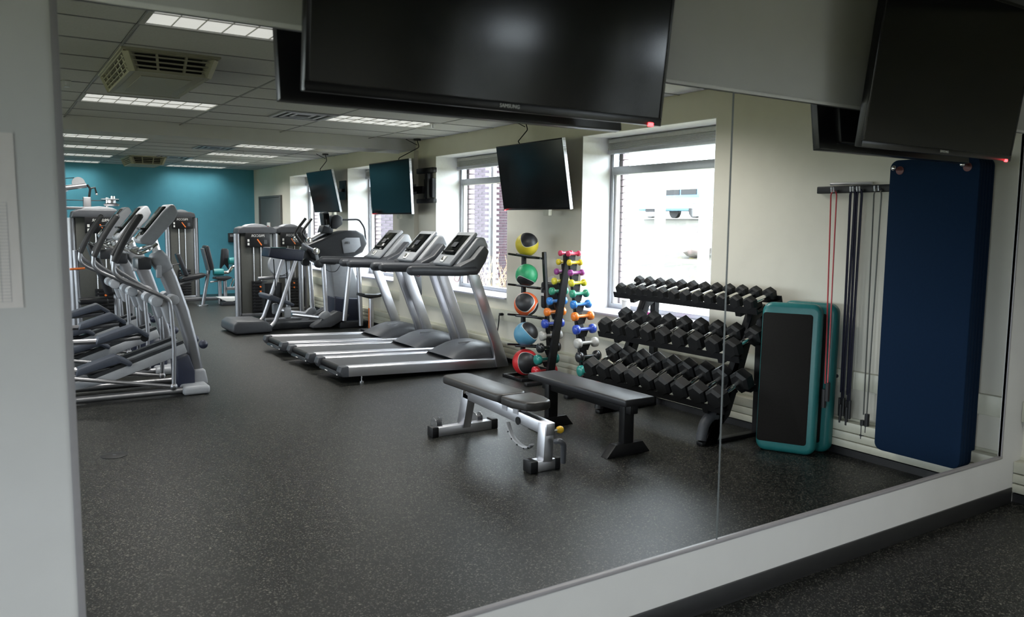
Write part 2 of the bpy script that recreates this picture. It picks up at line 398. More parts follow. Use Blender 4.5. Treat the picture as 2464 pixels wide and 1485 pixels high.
# outer brick skin: the bricks of each far jamb show through the glass
bk = MB().box((0, 0, 0), (.09, .09, .057)).mesh('brick', bevel=.003, seg=1)
m = MB(); y = YN
for a, b in ops:
    m.bb(XW+TH+.05, XW+TH+.16, y, a-.005, 0, ZC+.1); m.bb(XW+TH+.05, XW+TH+.16, a-.005, b+.005, 0, WZ0-.02); m.bb(XW+TH+.05, XW+TH+.16, a-.005, b+.005, WZ1+.02, ZC+.1); y = b+.005
m.bb(XW+TH+.05, XW+TH+.16, y, YB+.1, 0, ZC+.1)
ow = struct('wall_outside', m, 'mortar')
for a, b in WIN:
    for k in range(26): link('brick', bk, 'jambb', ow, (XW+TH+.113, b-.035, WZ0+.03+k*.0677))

# ---------------------------------------------------------------- ceiling tiles, lights, vents
GX = [-.4, .8, 2.0, 3.2, 4.4]; P = .61
def near_rows(): return [5.19-P*3+P*k for k in range(11)]
def far_rows(): return [10.97+P*k for k in range(12)]
LIGHTS = [(.8, 4.58), (3.2, 4.58), (.8, 8.24), (3.2, 8.24), (.8, 12.19), (3.2, 12.19), (.8, 14.02), (3.2, 14.02), (.8, 15.85), (3.2, 15.85), (.8, 17.68), (3.2, 17.68)]
tm = MB().box((0, 0, 0), (1.184, P-.018, .02)).mesh('ceiling_tile', bevel=.004, seg=1)
tme = MB().box((0, 0, 0), (.684, P-.018, .02)).mesh('ceiling_tile', bevel=.004, seg=1)
def lit(x, y): return any(abs(x-a) < .1 and abs(y-b) < .2 for a, b in LIGHTS)
def cut(x, y): return abs(x-.8) < .1 and 5.9 < y+.3 < 7.1
for rows in (near_rows(), far_rows()):
    for yy in rows:
        for gx in GX:
            if lit(gx, yy): continue
            wide = gx < 4.3; wdt = 1.2 if wide else .70
            y_ = yy+P/2
            if yy < 10 and y_ > 10.2 or y_ > 18.3: continue
            link('ceiling_tile', tm if wide else tme, 'tile', ceil, (gx+wdt/2, y_, ZC+.002+R_.uniform(-.001, .001)))
m = MB()
for rows, ya, yb in ((near_rows(), 3.36, 10.3), (far_rows(), 10.85, YB)):
    for yy in rows: m.bb(-.4, XW, yy-.007, yy+.007, ZC-.012, ZC-.004)
    for gx in GX: m.bb(gx-.007, gx+.007, ya, yb, ZC-.0115, ZC-.004)
part('tee_bars', m, 'bar', ceil, kind='stuff')
def ceiling_light(x, y, label, pw=1):
    t = thing('ceiling_light', label, 'ceiling light', (x+.6, y+P/2, ZC), group='fluorescent ceiling lights')
    m = MB(); e = .03
    m.bb(x, x+1.2, y+.01, y+e, ZC-.012, ZC+.010); m.bb(x, x+1.2, y+P-e, y+P-.01, ZC-.012, ZC+.010); m.bb(x, x+e, y+e, y+P-e, ZC-.012, ZC+.010); m.bb(x+1.2-e, x+1.2, y+e, y+P-e, ZC-.012, ZC+.010)
    part('frame', m, 'grid', t)
    part('diffuser', MB().bb(x+e, x+1.2-e, y+e, y+P-e, ZC-.002, ZC+.006), 'lamp', t)
    m = MB()
    for k in range(1, 8): m.bb(x+e+k*.1425-.002, x+e+k*.1425+.002, y+e, y+P-e, ZC-.008, ZC-.002)
    m.bb(x+e, x+1.2-e, y+P/2-.003, y+P/2+.003, ZC-.008, ZC-.002)
    part('louver', m, 'grid', t)
    l = bpy.data.lights.new('tube_light', 'AREA'); l.shape = 'RECTANGLE'; l.size = 1.1; l.size_y = .5; l.energy = LAMP_W*pw; l.color = (1, .985, .93); l.spread = math.radians(140)
    lo = bpy.data.objects.new('tube_light', l); COL.objects.link(lo); lo.parent = t; lo.location = (0, 0, -.016)
names = {(.8, 4.58): 'large ceiling light at top left just under the mirror edge', (3.2, 4.58): 'ceiling light above the dumbbell rack, hidden by the television', (.8, 8.24): 'long ceiling light right behind the near cooling unit',
 (3.2, 8.24): 'ceiling light in front of the beam, below the big television', (.8, 12.19): 'first ceiling light beyond the beam on the left', (3.2, 12.19): 'first ceiling light beyond the beam on the right', (.8, 14.02): 'second ceiling light beyond the beam on the left',
 (3.2, 14.02): 'second ceiling light beyond the beam on the right', (.8, 15.85): 'third ceiling light beyond the beam on the left', (3.2, 15.85): 'third ceiling light beyond the beam on the right', (.8, 17.68): 'last ceiling light by the blue wall on the left', (3.2, 17.68): 'last ceiling light by the blue wall on the right'}
for x, y in LIGHTS: ceiling_light(x, y, names[(x, y)], .25 if y > 17 else 1)       # last row turned down on purpose, so the blue wall stays dark above
for k, (x, y) in enumerate([(.8, -.69), (3.2, -.69), (.8, -4.35), (3.2, -4.35), (-1.6, 4.58), (-1.6, 8.24), (-1.6, 12.19), (-1.6, 15.85)]):
    ceiling_light(x, y, ['ceiling light behind the camera, row by the mirror, left', 'ceiling light behind the camera, row by the mirror, right', 'ceiling light behind the camera, rear row, left', 'ceiling light behind the camera, rear row, right', 'ceiling light left of the mirror view, nearest', 'ceiling light left of the mirror view, second', 'ceiling light left of the mirror view, third', 'ceiling light left of the mirror view, farthest'][k])
ceiling_light(-1.6, -.69, 'ceiling light behind the camera, row by the mirror, far left')

def cooling_unit(x0, x1, y0, y1, label):
    t = thing('cooling_unit', label, 'air conditioner', ((x0+x1)/2, (y0+y1)/2, ZC), group='ceiling cooling units')
    zb = 2.60; i = .045
    part('flange', MB().bb(x0-.03, x1+.03, y0-.03, y1+.03, ZC-.022, ZC-.004), 'beige', t, bevel=.004)
    part('bottom_panel', MB().bb(x0+i, x1-i, y0+i+.03, y1-i, zb-.008, zb+.006), 'beige', t, bevel=.003)
    part('perforated_plate', MB().bb(x0+.12, x1-.12, y0+.2, y1-.2, zb-.012, zb-.006), 'offw' if False else 'beige', t)
    part('inner_core', MB().bb(x0+.07, x1-.07, y0+.09, y1-.07, zb+.005, ZC-.02), 'hole', t)
    # sloping louvred faces: near face and left face are in view
    def face(A, B, n, posts):
        A, B = [Vector(q) for q in A], [Vector(q) for q in B]      # A: top two points, B: bottom two points
        m = MB()
        for e in (0, 1): m.bar(A[e].lerp(A[1-e], .02), B[e].lerp(B[1-e], .02), .03, .012)
        m.bar(A[0], A[1], .03, .02); m.bar(B[0], B[1], .03, .02)
        part('louvre_frame', m, 'beige', t)
        for k in range(1, n):
            s_ = k/n; part('louvre', MB().bar(A[0].lerp(B[0], s_), A[1].lerp(B[1], s_), .022, .009), 'beige', t)
        for k in range(1, posts+1):
            s_ = k/(posts+1); part('mullion', MB().bar(A[0].lerp(A[1], s_), B[0].lerp(B[1], s_), .016, .014), 'beige', t)
    zt = ZC-.022
    face([(x0, y0, zt), (x1, y0, zt)], [(x0+i, y0+i, zb), (x1-i, y0+i, zb)], 4, 2)
    face([(x0, y0, zt), (x0, y1, zt)], [(x0+i, y0+i, zb), (x0+i, y1-i, zb)], 4, 6)
    face([(x1, y0, zt), (x1, y1, zt)], [(x1-i, y0+i, zb), (x1-i, y1-i, zb)], 4, 6)
    face([(x0, y1, zt), (x1, y1, zt)], [(x0+i, y1-i, zb), (x1-i, y1-i, zb)], 4, 2)
    for cx in (x0, x1):
        for cy in (y0, y1):
            sx = 1 if cx == x0 else -1; sy = 1 if cy == y0 else -1
            part('corner_post', MB().bar((cx+sx*.012, cy+sy*.012, zt), (cx+sx*(i+.01), cy+sy*(i+.01), zb), .05, .05), 'beige', t)
cooling_unit(.83, 1.40, 5.92, 7.12, 'beige louvred cooling unit hanging from the near ceiling at top left')
cooling_unit(2.20, 2.77, 15.6, 16.6, 'small far beige cooling unit hanging near the blue wall')
def vent(x, y, label):
    t = thing('ceiling_vent', label, 'vent', (x+.3, y+P/2, ZC), group='square ceiling vents')
    for k in range(3):
        a = .02+k*.085; m = MB(); x0, x1, y0, y1 = x+a, x+.6-a, y+a, y+P-a
        for q in [(x0, x1, y0, y0+.03), (x0, x1, y1-.03, y1), (x0, x0+.03, y0+.03, y1-.03), (x1-.03, x1, y0+.03, y1-.03)]: m.bb(*q, ZC-.022+k*.004, ZC-.010+k*.004)
        part('vent_ring', m, 'alu', t)
    part('backing', MB().bb(x+.02, x+.58, y+.02, y+P-.02, ZC-.010, ZC-.0085), 'hole', t)
vent(2.6, 8.24, 'square ceiling vent in front of the beam, between two lights'); vent(2.75, 12.8, 'square ceiling vent just beyond the beam'); vent(3.2-.6, 15.24, 'square ceiling vent farthest back near the blue wall')
def sprinkler(x, y, label):
    t = thing('sprinkler_head', label, 'sprinkler', (x, y, ZC), group='ceiling sprinklers')
    part('escutcheon', MB().lathe([(.035, -.012), (.035, -.009), (.03, -.003)], (x, y, ZC-.004)), 'grid', t)
    part('body', MB().lathe([(.012, -.055), (.012, -.01)], (x, y, ZC), n=10), 'steel', t); part('deflector', MB().lathe([(.022, -.062), (.022, -.058)], (x, y, ZC), n=12), 'steel', t)
sprinkler(.62, 7.6, 'small sprinkler head at far left of the near ceiling'); sprinkler(4.32, 8.3, 'small sprinkler head beside the light below the television'); sprinkler(3.55, 13.4, 'small sprinkler head between the right lights beyond the beam')

# ---------------------------------------------------------------- heater, raceway, outlets
def heater(y0, y1, label):
    t = thing('baseboard_heater', label, 'heater', (XW-.045, (y0+y1)/2, 0))
    part('back_plate', MB().bb(XW-.012, XW, y0, y1, .05, .26), 'heater', t)
    for k, (z0, z1) in enumerate([(.060, .112), (.118, .172), (.178, .245)]): part('cover_panel', MB().bb(XW-.09, XW-.012, y0, y1, z0, z1), 'heater', t, bevel=.005)
    part('kick_space', MB().bb(XW-.075, XW, y0, y1, .0, .05), 'base', t)
    return t
heater(YM+T, YB, 'long cream baseboard heater with three panels under the windows'); heater(YN, YM, 'cream baseboard heater at the lower right edge, on the camera side')
def raceway(y0, y1, label, outs):
    t = thing('wall_raceway', label, 'cable channel', (XW-.02, (y0+y1)/2, .54))
    part('channel', MB().bb(XW-.04, XW, y0, y1, .475, .60), 'heater', t, bevel=.006)
    for yo in outs:
        o = part('outlet', MB().bb(XW-.043, XW-.039, yo-.04, yo+.04, .505, .575), 'offw', t, bevel=.002)
        for d in (-.02, .02): part('socket', MB().cyl((XW-.046, yo+d, .548), (XW-.042, yo+d, .548), .013, 12), 'dgrey', o)
raceway(YM+T, YB, 'cream wiring channel running along the window wall', [3.50, 7.94, 10.1]); raceway(YN, YM, 'cream wiring channel at the right edge, on the camera side', [])

# ---------------------------------------------------------------- door on the window wall
d = bpy.data.objects.new('door_1', None); COL.objects.link(d); d.location = (XW, 17.15, 0); d['kind'] = 'structure'
part('door_leaf', MB().bb(XW-.03, XW-.001, 16.45, 17.85, .01, 2.10), 'doorm', d, bevel=.004)
part('door_frame', MB().bb(XW-.045, XW, 16.37, 16.45, 0, 2.14).bb(XW-.045, XW, 17.85, 17.92, 0, 2.14).bb(XW-.045, XW, 16.45, 17.85, 2.10, 2.14), 'doorm', d, bevel=.004)
part('door_handle', MB().tube([(XW-.03, 16.6, 1.0), (XW-.08, 16.6, 1.0), (XW-.08, 16.72, 1.0)], .012, 8), 'steel', d)
sg = thing('wall_thermometer', 'small white and red wall gauge on the grey door', 'gauge', (XW-.04, 17.2, 1.45))
part('case', MB().bb(XW-.055, XW-.031, 17.10, 17.30, 1.30, 1.58), 'white', sg, bevel=.006); part('dial', MB().bb(XW-.060, XW-.054, 17.14, 17.26, 1.37, 1.51), 'red', sg)
bx = thing('wall_phone', 'small dark wall box on the blue wall', 'wall box', (4.58, YB-.05, 1.24))
part('case', MB().bb(4.50, 4.67, YB-.09, YB, 1.14, 1.34), 'dark', bx, bevel=.012); part('window', MB().bb(4.53, 4.63, YB-.095, YB-.089, 1.26, 1.31), 'silverp', bx)

# ---------------------------------------------------------------- outdoors
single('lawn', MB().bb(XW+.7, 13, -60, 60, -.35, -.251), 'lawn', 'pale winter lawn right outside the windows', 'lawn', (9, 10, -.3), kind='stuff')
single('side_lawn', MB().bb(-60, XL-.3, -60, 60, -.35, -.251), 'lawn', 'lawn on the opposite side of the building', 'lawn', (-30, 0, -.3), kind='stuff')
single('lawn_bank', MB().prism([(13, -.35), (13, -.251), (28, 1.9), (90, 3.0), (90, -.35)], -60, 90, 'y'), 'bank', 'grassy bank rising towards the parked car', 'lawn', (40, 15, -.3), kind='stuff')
def brick_wall(name, x0, x1, y, z0, z1, mat, label, xs):
    t = thing(name, label, 'brick wall', ((x0+x1)/2, y, z0)); part('core', MB().bb(x0, x1, y+.012, y+.25, z0, z1), 'mortar', t)
    me = MB().box((0, 0, 0), (.203, .05, .057)).mesh('brick', bevel=.003, seg=1)
    r = root_loc(t); n = 0; row = 0; z = z0+.04
    while z < z1-.03:
        for a, b in xs:
            x = a+(.1065 if row % 2 else 0)
            while x+.2 < b:
                link('brick', me, mat, t, Vector((x+.1015, y+.025+R_.uniform(-.003, .003), z))-r); x += .213; n += 1
        z += .0677; row += 1
    return n
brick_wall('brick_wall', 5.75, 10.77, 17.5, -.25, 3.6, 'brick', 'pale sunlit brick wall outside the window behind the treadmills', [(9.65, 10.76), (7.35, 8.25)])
brick_wall('brick_wall', 10.87, 12.6, 17.42, -.25, 3.6, 'bricksh', 'maroon brick wall in shade beside the downpipe outside', [(10.87, 11.95)])
single('downpipe', MB().tube([(10.82, 17.40, -.25), (10.82, 17.40, 3.6)], .042, 12), 'outw', 'white downpipe between the two brick walls outside', 'pipe', (10.82, 17.40, -.25))
# clump of dry ornamental grass
m = MB()
for k in range(170):
    bx_, by_ = R_.uniform(6.5, 7.7), R_.uniform(11.0, 12.6); h = R_.uniform(.7, 1.35); a = R_.uniform(0, 2*PI); l = R_.uniform(.1, .5)
    p0 = Vector((bx_, by_, -.25)); p2 = p0+Vector((math.cos(a)*l, math.sin(a)*l, h)); p1 = p0+Vector((math.cos(a)*l*.2, math.sin(a)*l*.2, h*.65))
    m.tube([p0, p1, p2], [.006, .002], 4)
single('ornamental_grass', m, 'reed', 'clump of dry golden ornamental grass outside the window', 'grass', (7.1, 11.8, -.25), kind='stuff')
# white steel frame beyond the nearest window
t = thing('white_screen_frame', 'white steel frame with crossbars outside the nearest window', 'frame', (9, 8.9, -.25))
for yv in (10.5, 9.50, 8.55, 7.6): part('post', MB().bb(8.95, 9.05, yv-.07, yv+.07, -.25, 2.16), 'outw', t)
for z in (1.06, 1.46, 1.90): part('crossbar', MB().bb(8.97, 9.03, 7.6, 10.5, z-.03, z+.03), 'outw', t)
part('top_rail', MB().bb(8.93, 9.07, 7.6, 10.5, 2.16, 2.24), 'outw', t); part('low_panel', MB().bb(8.98, 9.02, 7.6, 10.5, -.25, .72), 'outw', t)
def car(x, y, g, label, mat):
    t = thing('parked_car', label, 'car', (x, y, g))
    part('body', MB().prism([(y-2.3, g+.3), (y-2.3, g+.8), (y-1.9, g+.95), (y+1.2, g+1.0), (y+2.2, g+.9), (y+2.35, g+.35)], x-.9, x+.9, 'x'), mat, t, bevel=.06)
    part('cabin', MB().prism([(y-1.9, g+.93), (y-1.6, g+1.6), (y+.4, g+1.65), (y+1.2, g+.95)], x-.8, x+.8, 'x'), mat, t, bevel=.05)
    for a, b in ((-1.55, -.55), (-.45, .55)): part('side_window', MB().bb(x-.83, x-.79, y+a, y+b, g+1.08, g+1.5), 'screen', t)
    for dy in (-1.5, 1.45):
        for s_ in (-1, 1): part('wheel', MB().cyl((x+s_*.7, y+dy, g+.33), (x+s_*.92, y+dy, g+.33), .33, 18), 'black', t)
car(28.5, 28.4, 1.96, 'blue estate car parked beyond the lawn', 'car')
for k, (x, y, r, lb) in enumerate([(19, 18.3, .55, 'larger pale boulder on the lawn beyond the white frame'), (20.2, 17.3, .45, 'smaller pale boulder on the lawn beyond the white frame')]):
    m = MB().sphere((x, y, 1.0+.13*k), r, 14, 9, .75)
    for v in m.v: v += Vector((R_.uniform(-.06, .06), R_.uniform(-.06, .06), R_.uniform(-.05, .05)))
    single('boulder', m, 'rock', lb, 'boulder', (x, y, .7), group='boulders on the lawn')
def patio_chair(x, y, label):
    t = thing('patio_chair', label, 'chair', (x, y, -.25), group='patio chairs'); g = -.25
    part('seat', MB().bb(x-.25, x+.25, y-.25, y+.25, g+.42, g+.45), 'alu', t); part('backrest', MB().bb(x+.22, x+.25, y-.25, y+.25, g+.6, g+.95), 'alu', t)
    for a in (-.23, .23):
        for b in (-.23, .23): part('leg', MB().cyl((x+a, y+b, g), (x+a, y+b, g+(.95 if a > 0 else .42)), .015, 8), 'alu', t)
patio_chair(11.2, 10.6, 'grey patio chair outside, nearer the window edge'); patio_chair(11.6, 11.9, 'grey patio chair outside, behind the dumbbell tree')

# ================================================================== TELEVISIONS ON THE MIRROR WALL AND THEIR REFLECTIONS
def wall_tv(x0, sgn, label, reflected=False, width=1.281, logo=True):
    """bottom front edge 12.2 cm off the mirror wall, top tipped outwards; sgn -1 in front of the wall, +1 its mirror image"""
    zb, h, tilt = 1.953, .74, math.radians(7)
    t = thing('television', label, 'television', (x0+width/2, YM+sgn*.122, zb), group='large televisions above the mirror')
    def P(x, dep, up):     # dep: distance behind the front face, up: along the face
        y_ = .122+math.sin(tilt)*up-math.cos(tilt)*dep; z_ = zb+math.cos(tilt)*up+math.sin(tilt)*dep
        return (x, YM+sgn*y_, z_)
    def slab(xa, xb, d0, d1, u0, u1):
        return MB().add([P(x, dd, u) for x in (xa, xb) for dd in (d0, d1) for u in (u0, u1)], [(0, 1, 3, 2), (4, 6, 7, 5), (0, 4, 5, 1), (2, 3, 7, 6), (0, 2, 6, 4), (1, 5, 7, 3)])
    x1 = x0+width
    part('case', slab(x0, x1, .004, .036, 0, h), 'tvbody', t, bevel=.004)
    part('bezel', slab(x0, x1, 0, .006, 0, .028), 'tvbody', t, bevel=.002)
    for a, b in ((x0, x0+.014), (x1-.014, x1)): part('bezel', slab(a, b, 0, .006, .028, h), 'tvbody', t, bevel=.002)
    part('bezel', slab(x0+.014, x1-.014, 0, .006, h-.014, h), 'tvbody', t, bevel=.002)
    part('screen', slab(x0+.014, x1-.014, .002, .008, .028, h-.014), 'screen', t)
    part('back_housing', slab(x0+.12, x1-.12, .034, .066, .03, h-.2), 'tvbody', t, bevel=.01)
    part('wall_bracket', slab(x0+width/2-.16, x0+width/2+.16, .06, .13, .2, .5), 'black', t)
    if not reflected: part('power_light', slab(x1-.062, x1-.040, -.006, .004, -.004, .010), 'led', t, bevel=.003)
    if logo:
        me = text_mesh('SAMSUNG', .016); o = link('lettering', me, 'logo', t)
        rot = Matrix.Rotation(PI/2-tilt*-1, 4, 'X')
        o.location = Vector(P(x0+width/2+.005, -.002, .015))-Vector(t.location); o.rotation_euler = (PI/2+tilt, 0, 0)
    return t
wall_tv(.728, -1, 'large black television hanging in front of the mirror, top centre')
wall_tv(3.18, -1, 'large black television in the top right corner')
tvr = wall_tv(.728, 1, 'reflection in the mirror of the centre television seen from behind', True, logo=False)
tvr2 = wall_tv(3.18, 1, 'reflection in the mirror of the right television seen from behind', True, logo=False)

# schedule sheet taped to the wall left of the mirror
t = thing('paper_sheet', 'white printed schedule sheet taped to the wall at the left edge', 'paper', (-.09, YM-.002, 1.4))
part('sheet', MB().add([(-.25, YM-.001, 1.397), (.070, YM-.001, 1.397), (.067, YM-.001, 1.808), (-.25, YM-.001, 1.808), (-.25, YM-.003, 1.397), (.070, YM-.003, 1.397), (.067, YM-.003, 1.808), (-.25, YM-.003, 1.808)], [(0, 1, 2, 3), (7, 6, 5, 4), (0, 4, 5, 1), (1, 5, 6, 2), (2, 6, 7, 3), (3, 7, 4, 0)]), 'paper', t)
m = MB()
for k in range(31): m.bb(-.2, .047, YM-.0034, YM-.003, 1.412+k*.0078, 1.4125+k*.0078)
for x in (-.2, -.12, -.05, .012, .028, .047): m.bb(x-.0004, x+.0004, YM-.0036, YM-.003, 1.412, 1.646)
part('printed_table', m, 'ink', t)

# ================================================================== TREADMILLS
def treadmill(label):
    ox, oy = 2.90, 7.86
    t = thing('treadmill', label, 'treadmill', (3.85, oy, 0), group='treadmills facing the windows')
    def zt(x): return .185-.035*(x-2.9)                    # top of the side rails falls a little to the front
    for s_ in (-1, 1):
        y = oy+s_*.325
        m = MB(); w_ = .055
        vs = []
        for x, dz in ((2.96, 0), (4.74, 0)):
            for yy, z in ((y-w_, zt(x)-.105), (y-w_, zt(x)-.012), (y-w_*.4*s_*-1 if False else y-w_*.7, zt(x)), (y+w_*.7, zt(x)), (y+w_, zt(x)-.012), (y+w_, zt(x)-.105)): vs.append((x, yy, z))
        m.add(vs, [(0, 1, 2, 3, 4, 5), (11, 10, 9, 8, 7, 6)]+[(i, i+6, (i+1) % 6+6, (i+1) % 6) for i in range(6)])
        part('side_rail', m, 'silver', t, bevel=.004)
        part('end_cap', MB().prism([(2.87, zt(2.9)-.06), (2.89, zt(2.9)-.005), (2.962, zt(2.96)+.001), (2.962, zt(2.96)-.107), (2.90, zt(2.9)-.107)], y-.057, y+.057), 'dgrey', t, bevel=.006)
        # upright slab, leaning back towards the runner
        part('upright', MB().prism([(4.69, .02), (4.85, .02), (4.80, .16), (4.455, 1.06), (4.325, 1.06), (4.62, .30)], y+s_*.045-.028, y+s_*.045+.028), 'silver', t, bevel=.010)
        part('handrail', MB().tube([(3.66, y+s_*.03, 1.115), (3.80, y+s_*.03, 1.112), (4.20, y+s_*.035, 1.095), (4.42, y+s_*.035, 1.10)], .048, 12, fil=.05, sy=1.05).sphere((3.66, y+s_*.03, 1.115), .048, 12, 8), 'dgrey', t, ang=60)
        part('levelling_foot', MB().lathe([(.022, 0), (.022, .012), (.008, .014), (.008, .07)], (3.12, y, 0), n=12), 'steel', t)
        part('front_wheel', MB().cyl((4.70, y-.03, .04), (4.70, y+.03, .04), .04, 14), 'black', t)
    part('belt', MB().prism([(2.93, zt(2.9)-.045), (2.95, zt(2.95)-.018), (4.60, zt(4.6)-.014), (4.60, zt(4.6)-.05)], oy-.265, oy+.265), 'belt', t)
    part('rear_roller', MB().cyl((2.935, oy-.268, zt(2.93)-.045), (2.935, oy+.268, zt(2.93)-.045), .032, 16), 'black', t)
    part('rear_guard', MB().prism([(2.90, zt(2.9)-.075), (2.885, zt(2.9)-.11), (2.94, .055), (3.02, .050), (3.02, .10)], oy-.27, oy+.27), 'dark', t, bevel=.006)
    part('warning_plate', MB().box((2.896, oy+.06, .093), (.004, .07, .03), rot=Matrix.Rotation(.55, 3, 'Y')), 'paper', t)
    part('warning_plate', MB().box((2.896, oy-.24, .093), (.004, .03, .03), rot=Matrix.Rotation(.55, 3, 'Y')), 'paper', t)
    part('deck_pan', MB().prism([(3.02, .05), (3.02, .11), (4.72, .07), (4.72, .03)], oy-.30, oy+.30), 'black', t)
    # motor hood: domed
    prof = [(4.14, .165), (4.24, .215), (4.36, .262), (4.50, .292), (4.62, .292), (4.74, .262), (4.84, .20), (4.86, .06)]
    ys = [-.335, -.30, -.22, -.1, .1, .22, .30, .335]; ks = [.35, .72, .92, 1, 1, .92, .72, .35]
    m = MB(); n = len(prof); vs = []
    for yv, k in zip(ys, ks):
        for x, z in prof: vs.append((x+(1-k)*.14*(1 if x < 4.5 else -.15), oy+yv, .10+(z-.10)*k if z > .1 else z))
    fs = [(j*n+i, (j+1)*n+i, (j+1)*n+i+1, j*n+i+1) for j in range(len(ys)-1) for i in range(n-1)]
    fs += [tuple(range(n)), tuple(range(len(vs)-1, len(vs)-n-1, -1)), tuple(j*n for j in range(len(ys))), tuple(j*n+n-1 for j in reversed(range(len(ys))))]
    part('motor_hood', m.add(vs, fs), 'dgrey', t, ang=50)
    part('hood_stripe', MB().bb(4.35, 4.58, oy-.12, oy-.118, .278, .292), 'silverp', t)
    # head: crossbar shell, cheeks and console
    part('head_shell', MB().prism([(4.19, 1.055), (4.45, 1.045), (4.56, 1.20), (4.60, 1.315), (4.545, 1.385), (4.40, 1.23), (4.22, 1.15)], oy-.385, oy+.385, sh0=.94, sh1=.94), 'dgrey', t, bevel=.022, seg=3)
    part('console_back', MB().prism([(4.25, 1.15), (4.53, 1.46), (4.61, 1.46), (4.66, 1.36), (4.60, 1.22), (4.45, 1.10)], oy-.26, oy+.26), 'silverp', t, bevel=.03, seg=3)
    rot = Matrix.Rotation(-math.radians(46), 3, 'Y')
    part('console_frame', MB().box((4.375, oy, 1.325), (.49, .40, .045), rot=rot), 'silverp', t, bevel=.02, seg=3)
    part('display', MB().box((4.385, oy, 1.365), (.30, .31, .012), rot=rot), 'screen', t, bevel=.006)
    part('display_window', MB().box((4.372, oy, 1.374), (.07, .10, .004), rot=rot), 'dgrey', t)
    part('reading_ledge', MB().box((4.295, oy, 1.295), (.02, .24, .03), rot=rot), 'black', t, bevel=.004)
    part('stop_switch', MB().box((4.228, oy, 1.212), (.085, .075, .018), rot=rot), 'white', t, bevel=.012, seg=3)
    part('stop_button', MB().box((4.222, oy, 1.222), (.045, .04, .012), rot=rot), 'chrome', t, bevel=.006)
    part('safety_cord', MB().tube([(4.27, oy-.2, 1.06), (4.25, oy-.2, .99), (4.30, oy-.2, .965), (4.34, oy-.2, 1.06)], .003, 6, fil=.04), 'red', t)
    for k, w_ in enumerate((.02, .02, .05, .012)): part('belt_mark', MB().bb(3.50+k*.065, 3.50+k*.065+w_, oy-.25, oy-.235, zt(3.55)-.0145, zt(3.55)-.013), 'logo', t)
    return t
tm = treadmill('nearest grey treadmill, first in the row of three')
dup(tm, (3.85, 8.80, 0), label='middle grey treadmill of the row of three')
dup(tm, (3.85, 9.75, 0), label='farthest grey treadmill of the row, beside the upright trainer')
single('towel_pouch', MB().prism(fil2 := [(4.53, .66), (4.62, .60), (4.67, .70), (4.66, .95), (4.50, 1.0), (4.47, .82)], 9.245, 9.305), 'vinyl', 'black pouch hanging beside the farthest treadmill console', 'pouch', (4.57, 9.275, .8), bevel=.02)
single('power_cord', MB().tube([(XW-.05, 7.94, .548), (XW-.09, 7.94, .545), (XW-.10, 7.93, .46), (XW-.12, 7.95, .25), (XW-.16, 8.02, .14), (4.88, 7.95, .07)], .007, 8, fil=.06).bb(XW-.085, XW-.045, 7.925, 7.955, .533, .563), 'black', 'black power cord plugged in behind the nearest treadmill', 'cord', (4.97, 7.95, .02))
single('power_cord', MB().tube([(XW-.05, 10.1, .548), (XW-.10, 10.1, .54), (XW-.11, 10.08, .40), (XW-.14, 10.0, .2), (4.88, 9.9, .07)], .007, 8, fil=.06).bb(XW-.085, XW-.045, 10.085, 10.115, .533, .563), 'black', 'black power cord plugged in behind the farthest treadmill', 'cord', (4.97, 10.0, .02))

